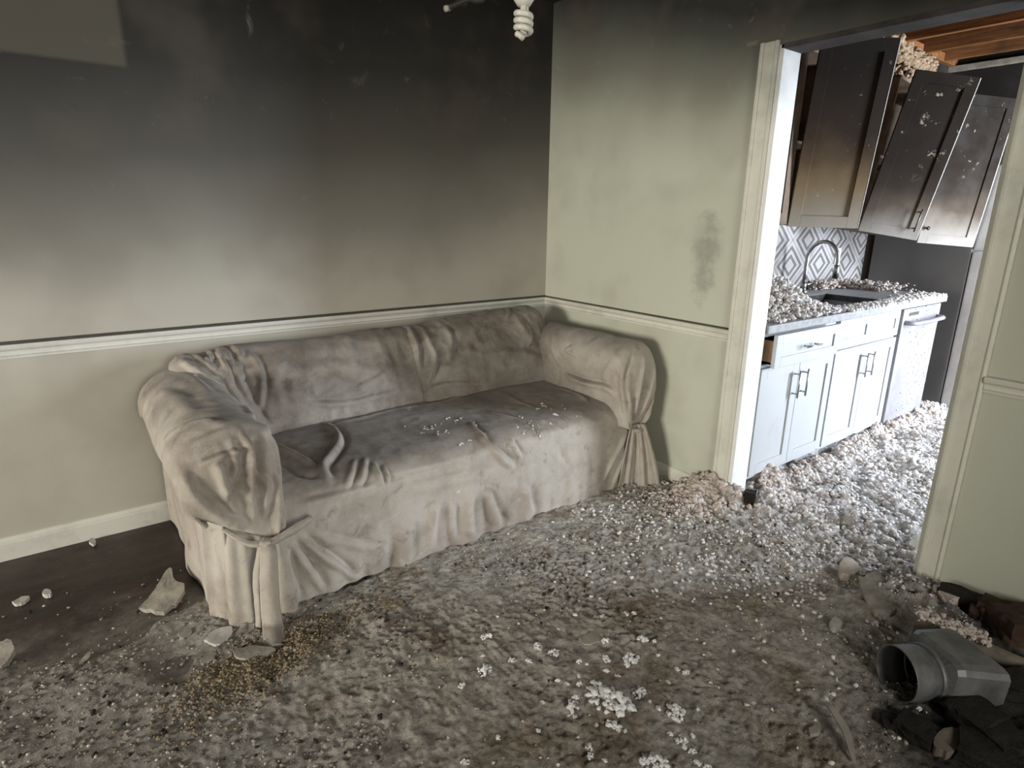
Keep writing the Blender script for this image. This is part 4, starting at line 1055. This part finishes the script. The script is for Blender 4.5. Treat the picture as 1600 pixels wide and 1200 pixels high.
flake('plaster_flake', [(590, 950), (620, 944), (632, 952), (612, 960)], .006, 'flat tan flake in front of the sofa skirt', 'plaster flake', M['crumb_tan'], 18)

# curved metal strip
C0 = [on_floor(x, y, .02) for x, y in [(1276, 1110), (1292, 1122), (1308, 1140), (1322, 1160), (1334, 1192)]]
C = catmull([q + np.array([0, 0, ground(q[0], q[1]) - .0 + dz - .018]) for q, dz in zip(C0, (.03, .045, .04, .025, .012))], 30)
m = MB(); V = []
for i, q in enumerate(C):
    t = C[min(i + 1, 29)] - C[max(i - 1, 0)]; t /= np.linalg.norm(t); s = np.cross(t, [0, 0, 1]); s /= np.linalg.norm(s)
    w = .022 * (.35 + .65 * math.sin(math.pi * (i + 1) / 31))
    V += [q + s * w * .5, q - s * w * .5, q - s * w * .5 - [0, 0, .004], q + s * w * .5 - [0, 0, .004]]
m.add(V, [(4 * i + a, 4 * i + (a + 1) % 4, 4 * i + 4 + (a + 1) % 4, 4 * i + 4 + a) for i in range(29) for a in range(4)] + [(3, 2, 1, 0), (116, 117, 118, 119)])
tag(m.build('curved_strip', simple('dull_strip', (.26, .235, .20), .6, var=.3)), 'thin curved metal strip on the dark debris at lower right', 'strip')

# sheet metal duct boot with a round collar
b = NB('galvanised_sheet').geo()
c = b.mix(b.mapr(b.noise(9, 5, .65), .35, .7), (.19, .195, .195), (.10, .10, .10)); c = b.mix(b.math('MULTIPLY', b.mapr(b.noise(30, 5), .58, .72), .5), c, (.26, .24, .21))
b.bump(b.noise(30, 4), .15, .004); M['duct'] = b.done(c, .5, .45)
M['duct_in'] = simple('duct_inside', (.05, .048, .045), .7, .2, var=.5)
cc = on_floor(1400, 1052, .088)                       # centre of the collar mouth
base = (cc[0] + .12, cc[1] - .02, 0)
DUCT = empty('metal_duct', (cc[0] + .15, cc[1] + .02, 0), 'galvanised metal duct boot with round collar lying in shade-darkened debris', 'duct')
n = np.array([-.85, .45, .06]); n /= np.linalg.norm(n)          # the mouth faces this way
sx = np.cross([0, 0, 1], n); sx /= np.linalg.norm(sx); up = np.cross(n, sx)
def ring(c0, r, k=40): return [c0 + r * (sx * math.cos(a) + up * math.sin(a)) for a in np.linspace(0, 2 * math.pi, k, endpoint=False)]
def loft(rings_, mat, name, smooth=True, close=False):
    k = len(rings_[0]); V = [q for rg in rings_ for q in rg]
    Fc = [(i * k + a, i * k + (a + 1) % k, (i + 1) * k + (a + 1) % k, (i + 1) * k + a) for i in range(len(rings_) - 1) for a in range(k)]
    if close: Fc += [tuple(range((len(rings_) - 1) * k, len(rings_) * k))]
    o = mesh_obj(name, V, Fc, mat, DUCT, smooth)
    md = o.modifiers.new('sheet', 'SOLIDIFY'); md.thickness = .003; md.offset = 0
    return o
rc = .078
col = loft([ring(cc + n * .0, rc * 1.02), ring(cc - n * .004, rc), ring(cc - n * .05, rc), ring(cc - n * .095, rc * .99)], M['duct'], 'collar')
loft([ring(cc - n * .085, rc * .985), ring(cc - n * .088, rc * 1.06), ring(cc - n * .098, rc * 1.06), ring(cc - n * .10, rc * .985)], M['duct'], 'flange_bead')
# transition and box behind it
def rrect(c0, hw, hh, k=40):
    out = []
    for a in np.linspace(0, 2 * math.pi, k, endpoint=False):
        ca, sa = math.cos(a), math.sin(a); s = 1 / max(abs(ca), abs(sa)); s = min(s, 1.30)
        out.append(c0 + sx * hw * ca * s + up * hh * sa * s)
    return out
bx = cc - n * .10
loft([ring(bx, rc * .98), rrect(bx - n * .012, .088, .080), rrect(bx - n * .03, .096, .086), rrect(bx - n * .165 + up * -.006, .112, .080), rrect(bx - n * .172 + up * -.008, .108, .076)], M['duct'], 'boot', False, True)
bk = bx - n * .173
mesh_obj('dent_patch', [bk + sx * a * .06 + up * b2 * .04 + n * -.002 for a, b2 in ((-1, -1), (1, -1), (1, 1), (-1, 1))] + [bk + sx * a * .05 + up * b2 * .03 + n * -.008 for a, b2 in ((-1, -1), (1, -1), (1, 1), (-1, 1))], [(0, 1, 2, 3), (4, 5, 6, 7), (0, 1, 5, 4), (1, 2, 6, 5), (2, 3, 7, 6), (3, 0, 4, 7)], M['plaster'], DUCT)
# fallen trim board lying behind the duct, insulation along it
a0, a1 = on_floor(1432, 958, .14), on_floor(1597, 1030, .10)
d = a1 - a0; L = np.linalg.norm(d); d /= L; a1 = a0 + d * (L + .12); s = np.cross(d, [0, 0, 1]); s /= np.linalg.norm(s)
V = [q + s * o + np.array([0, 0, h]) for q in (a0, a1) for o, h in ((-.012, -.10), (.012, -.10), (.012, 0), (-.012, 0))]
bd = tag(mesh_obj('fallen_board', V, [(0, 1, 2, 3), (7, 6, 5, 4), (0, 4, 5, 1), (1, 5, 6, 2), (2, 6, 7, 3), (3, 7, 4, 0)], simple('dirty_trim_board', (.22, .19, .15), .8, var=.5, scale=9)), 'fallen trim board on edge behind the metal duct', 'board')
k = 420; t = RNG.uniform(.02, .75, k) ** 1.2
P = a0[None] + d[None] * (t * L)[:, None] + s[None] * RNG.normal(0, .016, k)[:, None]; P[:, 2] += .004 + RNG.uniform(0, .012, k)
scatter('board_insulation', P, .003 + .008 * RNG.uniform(0, 1, k) ** 1.4, M['fluff_pink'], 'pinkish insulation lying along the fallen board', 'insulation', ICO2, .5)
# charred lumber end by the baseboard and dark rubble
def chunk(name, c, size, rz, mat, label, cat, seed, group=None, rx=0.0):
    bm = bmesh.new(); bmesh.ops.create_cube(bm, size=1); bmesh.ops.subdivide_edges(bm, edges=bm.edges[:], cuts=4, use_grid_fill=True)
    V = np.array([v.co[:] for v in bm.verts]); bm.verts.index_update(); Fc = [tuple(v.index for v in f.verts) for f in bm.faces]; bm.free()
    V = V * (1 + .18 * noise3(V + seed, .4, seed)[:, None] + .10 * noise3(V + seed, .17, seed + 1)[:, None]) * np.array(size)
    Rm = np.array((Matrix.Rotation(rz, 3, 'Z') @ Matrix.Rotation(rx, 3, 'X'))); V = V @ Rm.T; V[:, 2] -= V[:, 2].min()
    return tag(mesh_obj(name, V + np.array([c[0], c[1], max(0, c[2] - .012)]), Fc, mat, None, False), label, cat, group)
q = on_floor(1520, 932, .05); q[0] = min(q[0], -.08); chunk('charred_block', (q[0], q[1], ground(q[0], q[1])), (.07, .15, .075), .15, M['char'], 'black charred wood block against the baseboard right of the doorway', 'charred wood', 3)
q = on_floor(1192, 762, .10); chunk('charred_block', (.05, -1.545, ground(.05, -1.545)), (.05, .05, .06), .5, M['char'], 'small black charred lump in the insulation at the left jamb', 'charred wood', 5)
M['rust'] = simple('scorched_rubble', (.060, .034, .022), .9, var=.6, scale=14, bump=.5)
for i, (x, y, sz) in enumerate(((1560, 975, .09), (1590, 1000, .12), (1545, 955, .07), (1480, 942, .06), (1575, 950, .07))):
    q = on_floor(x, y, .05); q[0] = min(q[0], -.10); lab = ['reddish brown rubble lump behind the fallen board', 'largest reddish rubble lump at the right picture edge', 'reddish rubble lump next to the black charred block', 'brown rubble lump at the foot of the right casing', 'reddish rubble lump under the right wall'][i]
    chunk('rubble', (q[0], q[1], ground(q[0], q[1])), (sz, sz * 1.3, sz * .7), i * .9, M['rust'] if i != 3 else M['fluff_pink'], lab, 'rubble', 20 + i, 'rubble at the right wall')
for i, (x, y, sz) in enumerate(((1430, 1140, .08), (1520, 1130, .10), (1560, 1160, .10), (1585, 1090, .10), (1395, 1125, .05), (1540, 1185, .10))):
    q = on_floor(x, y, .03); lab = ['black charred chunk in front of the duct collar', 'black charred chunk under the duct end', 'black charred chunk at the lower right picture edge', 'black charred chunk right of the duct', 'small black charred chunk below the duct collar', 'black charred chunk in the lower right corner'][i]
    chunk('charred_chunk', (q[0], q[1], ground(q[0], q[1])), (sz, sz * 1.2, sz * .5), i * 1.3, M['char'], lab, 'charred wood', 40 + i, 'charred chunks round the duct')

# white insulation tufts lying before the sofa, each one a thing
PROTO = [fast_mesh('tuft_mesh', *clump(*a)) for a in ((26, .85, .36, 1), (42, 1.1, .32, 2), (24, .75, .36, 3), (75, 1.3, .27, 4), (20, .65, .40, 5), (46, 1.15, .29, 6))]
for me in PROTO: me.materials.append(M['tuft']); me.polygons.foreach_set('use_smooth', np.ones(len(me.polygons), dtype=bool))
def tuft(x, y, w, k, label, group):
    q = on_floor(x, y, .015); q[2] = ground(q[0], q[1])
    depth = (q - CAM) @ _F; r = w / F_PX * depth / 2 / 1.35
    o = bpy.data.objects.new('insulation_tuft', PROTO[k % 6]); COL.objects.link(o)
    o.location = (q[0], q[1], q[2] - r * .25); o.scale = (r, r, r * .85); o.rotation_euler = (0, 0, random.uniform(0, 6.28))
    return tag(o, label, 'insulation', group)
BIG = [(953, 1097, 62, 3, 'largest white insulation tuft at the middle of the foreground'), (932, 1080, 40, 1, 'white tuft joined to the upper left of the largest tuft'), (1055, 1112, 38, 5, 'wide white tuft right of the largest tuft'), (892, 1105, 34, 5, 'wide white tuft left of the largest tuft'),
       (985, 1032, 32, 1, 'white tuft pair behind the largest tuft'), (1004, 1004, 22, 0, 'round white tuft farthest back in the foreground scatter'), (1022, 1004, 14, 4, 'smaller white tuft touching the round one farthest back'), (946, 1002, 18, 0, 'white tuft on the tip of the smooth grey flake'),
       (998, 1082, 28, 5, 'low elongated white tuft between the two widest tufts'), (763, 995, 24, 5, 'elongated white tuft left of the scatter, halfway to the sofa'), (757, 1046, 28, 5, 'flat white tuft at the left rim of the scatter'), (1065, 1156, 30, 1, 'white tuft below the wide right one'), (1020, 1190, 40, 3, 'white tuft cut by the bottom picture edge'),
       (958, 1132, 24, 1, 'white tuft just below the largest tuft'), (916, 900, 14, 4, 'lone white bit farthest from the scatter towards the doorway'), (1028, 1025, 12, 2, 'small white bit right of the tuft pair')]
for x, y, w, k, l in BIG: tuft(x, y, w, k, l, 'white insulation tufts in the foreground')
SM = [(841, 1013, 16), (864, 1020, 18), (868, 1024, 12), (800, 1031, 14), (826, 1034, 12), (905, 1034, 14), (917, 1038, 10), (947, 1030, 16), (948, 1047, 16), (965, 1056, 10), (904, 1057, 12), (905, 1069, 14), (872, 1066, 14), (886, 1070, 8), (900, 1090, 16), (848, 1097, 8), (898, 1120, 10), (932, 1130, 10), (966, 1138, 14), (978, 1140, 10), (841, 1139, 14), (778, 1151, 12), (722, 1070, 14), (903, 1150, 12), (921, 1166, 16), (922, 1180, 14), (1029, 1105, 16), (1090, 1108, 12), (1082, 1148, 14), (1048, 1145, 12), (1082, 1172, 14), (1000, 1188, 20), (1040, 1195, 22), (1090, 1190, 18), (1105, 1195, 16), (727, 1192, 14), (977, 962, 14), (990, 960, 10), (899, 962, 12), (941, 964, 8), (924, 935, 10), (937, 936, 10), (1058, 1045, 12), (1072, 1050, 12), (1044, 1065, 8), (1015, 1095, 8), (873, 982, 8), (810, 975, 7), (795, 983, 6), (744, 953, 7), (755, 1023, 7), (720, 1029, 7), (770, 1190, 10), (872, 1192, 12), (945, 1187, 14), (700, 1150, 8), (1110, 1065, 8), (1178, 1095, 9), (1290, 1092, 9), (1206, 1107, 9), (1110, 945, 10), (1150, 915, 12), (1065, 918, 10), (1020, 925, 8), (1168, 930, 10)]
ANCH = {0: 'the largest white tuft', 2: 'the wide right tuft', 3: 'the wide left tuft', 4: 'the white tuft pair', 9: 'the elongated tuft near the sofa', 10: 'the flat tuft at the left rim', 12: 'the tuft at the bottom edge', 14: 'the lone bit nearest the doorway', 5: 'the round tuft farthest back'}
rank = {}; order = []
for x, y, w in SM:
    k = min(ANCH, key=lambda a: (BIG[a][0] - x) ** 2 + (BIG[a][1] - y) ** 2); dx, dy = x - BIG[k][0], y - BIG[k][1]
    rel = ('right of' if dx > 0 else 'left of') if abs(dx) > abs(dy) else ('in front of' if dy > 0 else 'behind')
    order.append((dx * dx + dy * dy, k, rel, x, y, w))
ORD = ['closest', 'second closest', 'third closest', 'fourth closest', 'fifth closest', 'sixth closest', 'seventh closest', 'eighth closest', 'ninth closest', 'tenth closest', 'eleventh closest', 'twelfth closest']
for i, (d2, k, rel, x, y, w) in enumerate(sorted(order)):
    n_ = rank.get((k, rel), 0); rank[(k, rel)] = n_ + 1
    tuft(x, y, w, i * 5 + 1, '%s small white bit %s %s' % (ORD[min(n_, 11)], rel, ANCH[k]), 'small insulation bits in the foreground')
for i, (x, y, w, l) in enumerate(((1435, 1112, 14, 'pale bit left below the duct collar'), (1415, 1128, 16, 'pale bit farthest left below the duct'), (1490, 1120, 12, 'pale bit on the shade-darkened debris under the duct'), (1445, 1035, 7, 'tiny pale bit stuck on the duct flange'))): tuft(x, y, w, i, l, 'pale bits by the duct')

# ------------------------------------------------------------------ burnt ceiling fixture and its bulb
d = ray(818, 30); Bp = CAM + d * (1.62)
bxp, byp, bzp = Bp
M['fix'] = simple('burnt_fixture', (.03, .027, .024), .6, .3, var=.4)
t = empty('ceiling_fixture', (bxp + .02, byp + .03, CEIL), 'burnt black ceiling fixture with a drooping arm above the sofa', 'ceiling light')
MB().tube([(bxp + .02, byp + .03, CEIL), (bxp + .02, byp + .03, CEIL - .04)], .07, 20).build('canopy', M['fix'], t, True)
MB().tube([(bxp + .02, byp + .03, CEIL - .03), (bxp + .02, byp + .03, bzp + .26)], .012, 10).build('downrod', M['fix'], t, True)
MB().tube([(bxp + .01, byp + .02, bzp + .29), (bxp + .01, byp + .02, bzp + .20), (bxp + .005, byp + .01, bzp + .16)], [.05, .065, .04], 16).build('hub', M['fix'], t, True)
e = CAM + ray(699, 13) * 1.60; e2 = CAM + ray(760, -8) * 1.62
ar = MB().tube(catmull([e, (e + e2) / 2 + np.array([0, 0, .004]), e2, np.array([bxp - .01, byp + .01, bzp + .20])], 20), .006, 8).build('arm', M['fix'], t, True)
MB().tube([e + np.array([.006, .0, .002]), e - np.array([.006, 0, .002])], .0065, 10).build('arm_tip', M['crumb_grey'], ar, True)
MB().tube([(bxp, byp, bzp + .16), (bxp, byp, bzp + .085)], .022, 14).build('socket', M['fix'], t, True)
t = empty('spiral_bulb', (bxp, byp, bzp - .05), 'white spiral energy saving bulb hanging from the burnt ceiling fixture', 'light bulb')
M['bulb'] = simple('bulb_glass', (.62, .60, .53), .35, var=.25, scale=20, bump=0, spec=.5)
MB().tube([(bxp, byp, bzp + .09), (bxp, byp, bzp + .070), (bxp, byp, bzp + .040), (bxp, byp, bzp + .026)], [.014, .019, .024, .014], 18).build('ballast', M['bulb'], t, True)
pts = []
for i in range(90):
    s = i / 89; a = s * 2 * math.pi * 3.4 + .6; rr = .0168 * (1 - .25 * max(0, (s - .85) / .15))
    pts.append((bxp + rr * math.cos(a), byp + rr * math.sin(a), bzp + .016 - .048 * s))
pts = [(bxp + .006, byp, bzp + .032)] + pts + [(bxp, byp, bzp - .040)]
MB().tube(pts, .0066, 10).build('spiral_tube', M['bulb'], t, True)
MB().tube([(bxp, byp, bzp + .03), (bxp, byp, bzp - .03)], .008, 10).build('stem', M['bulb'], t, True)
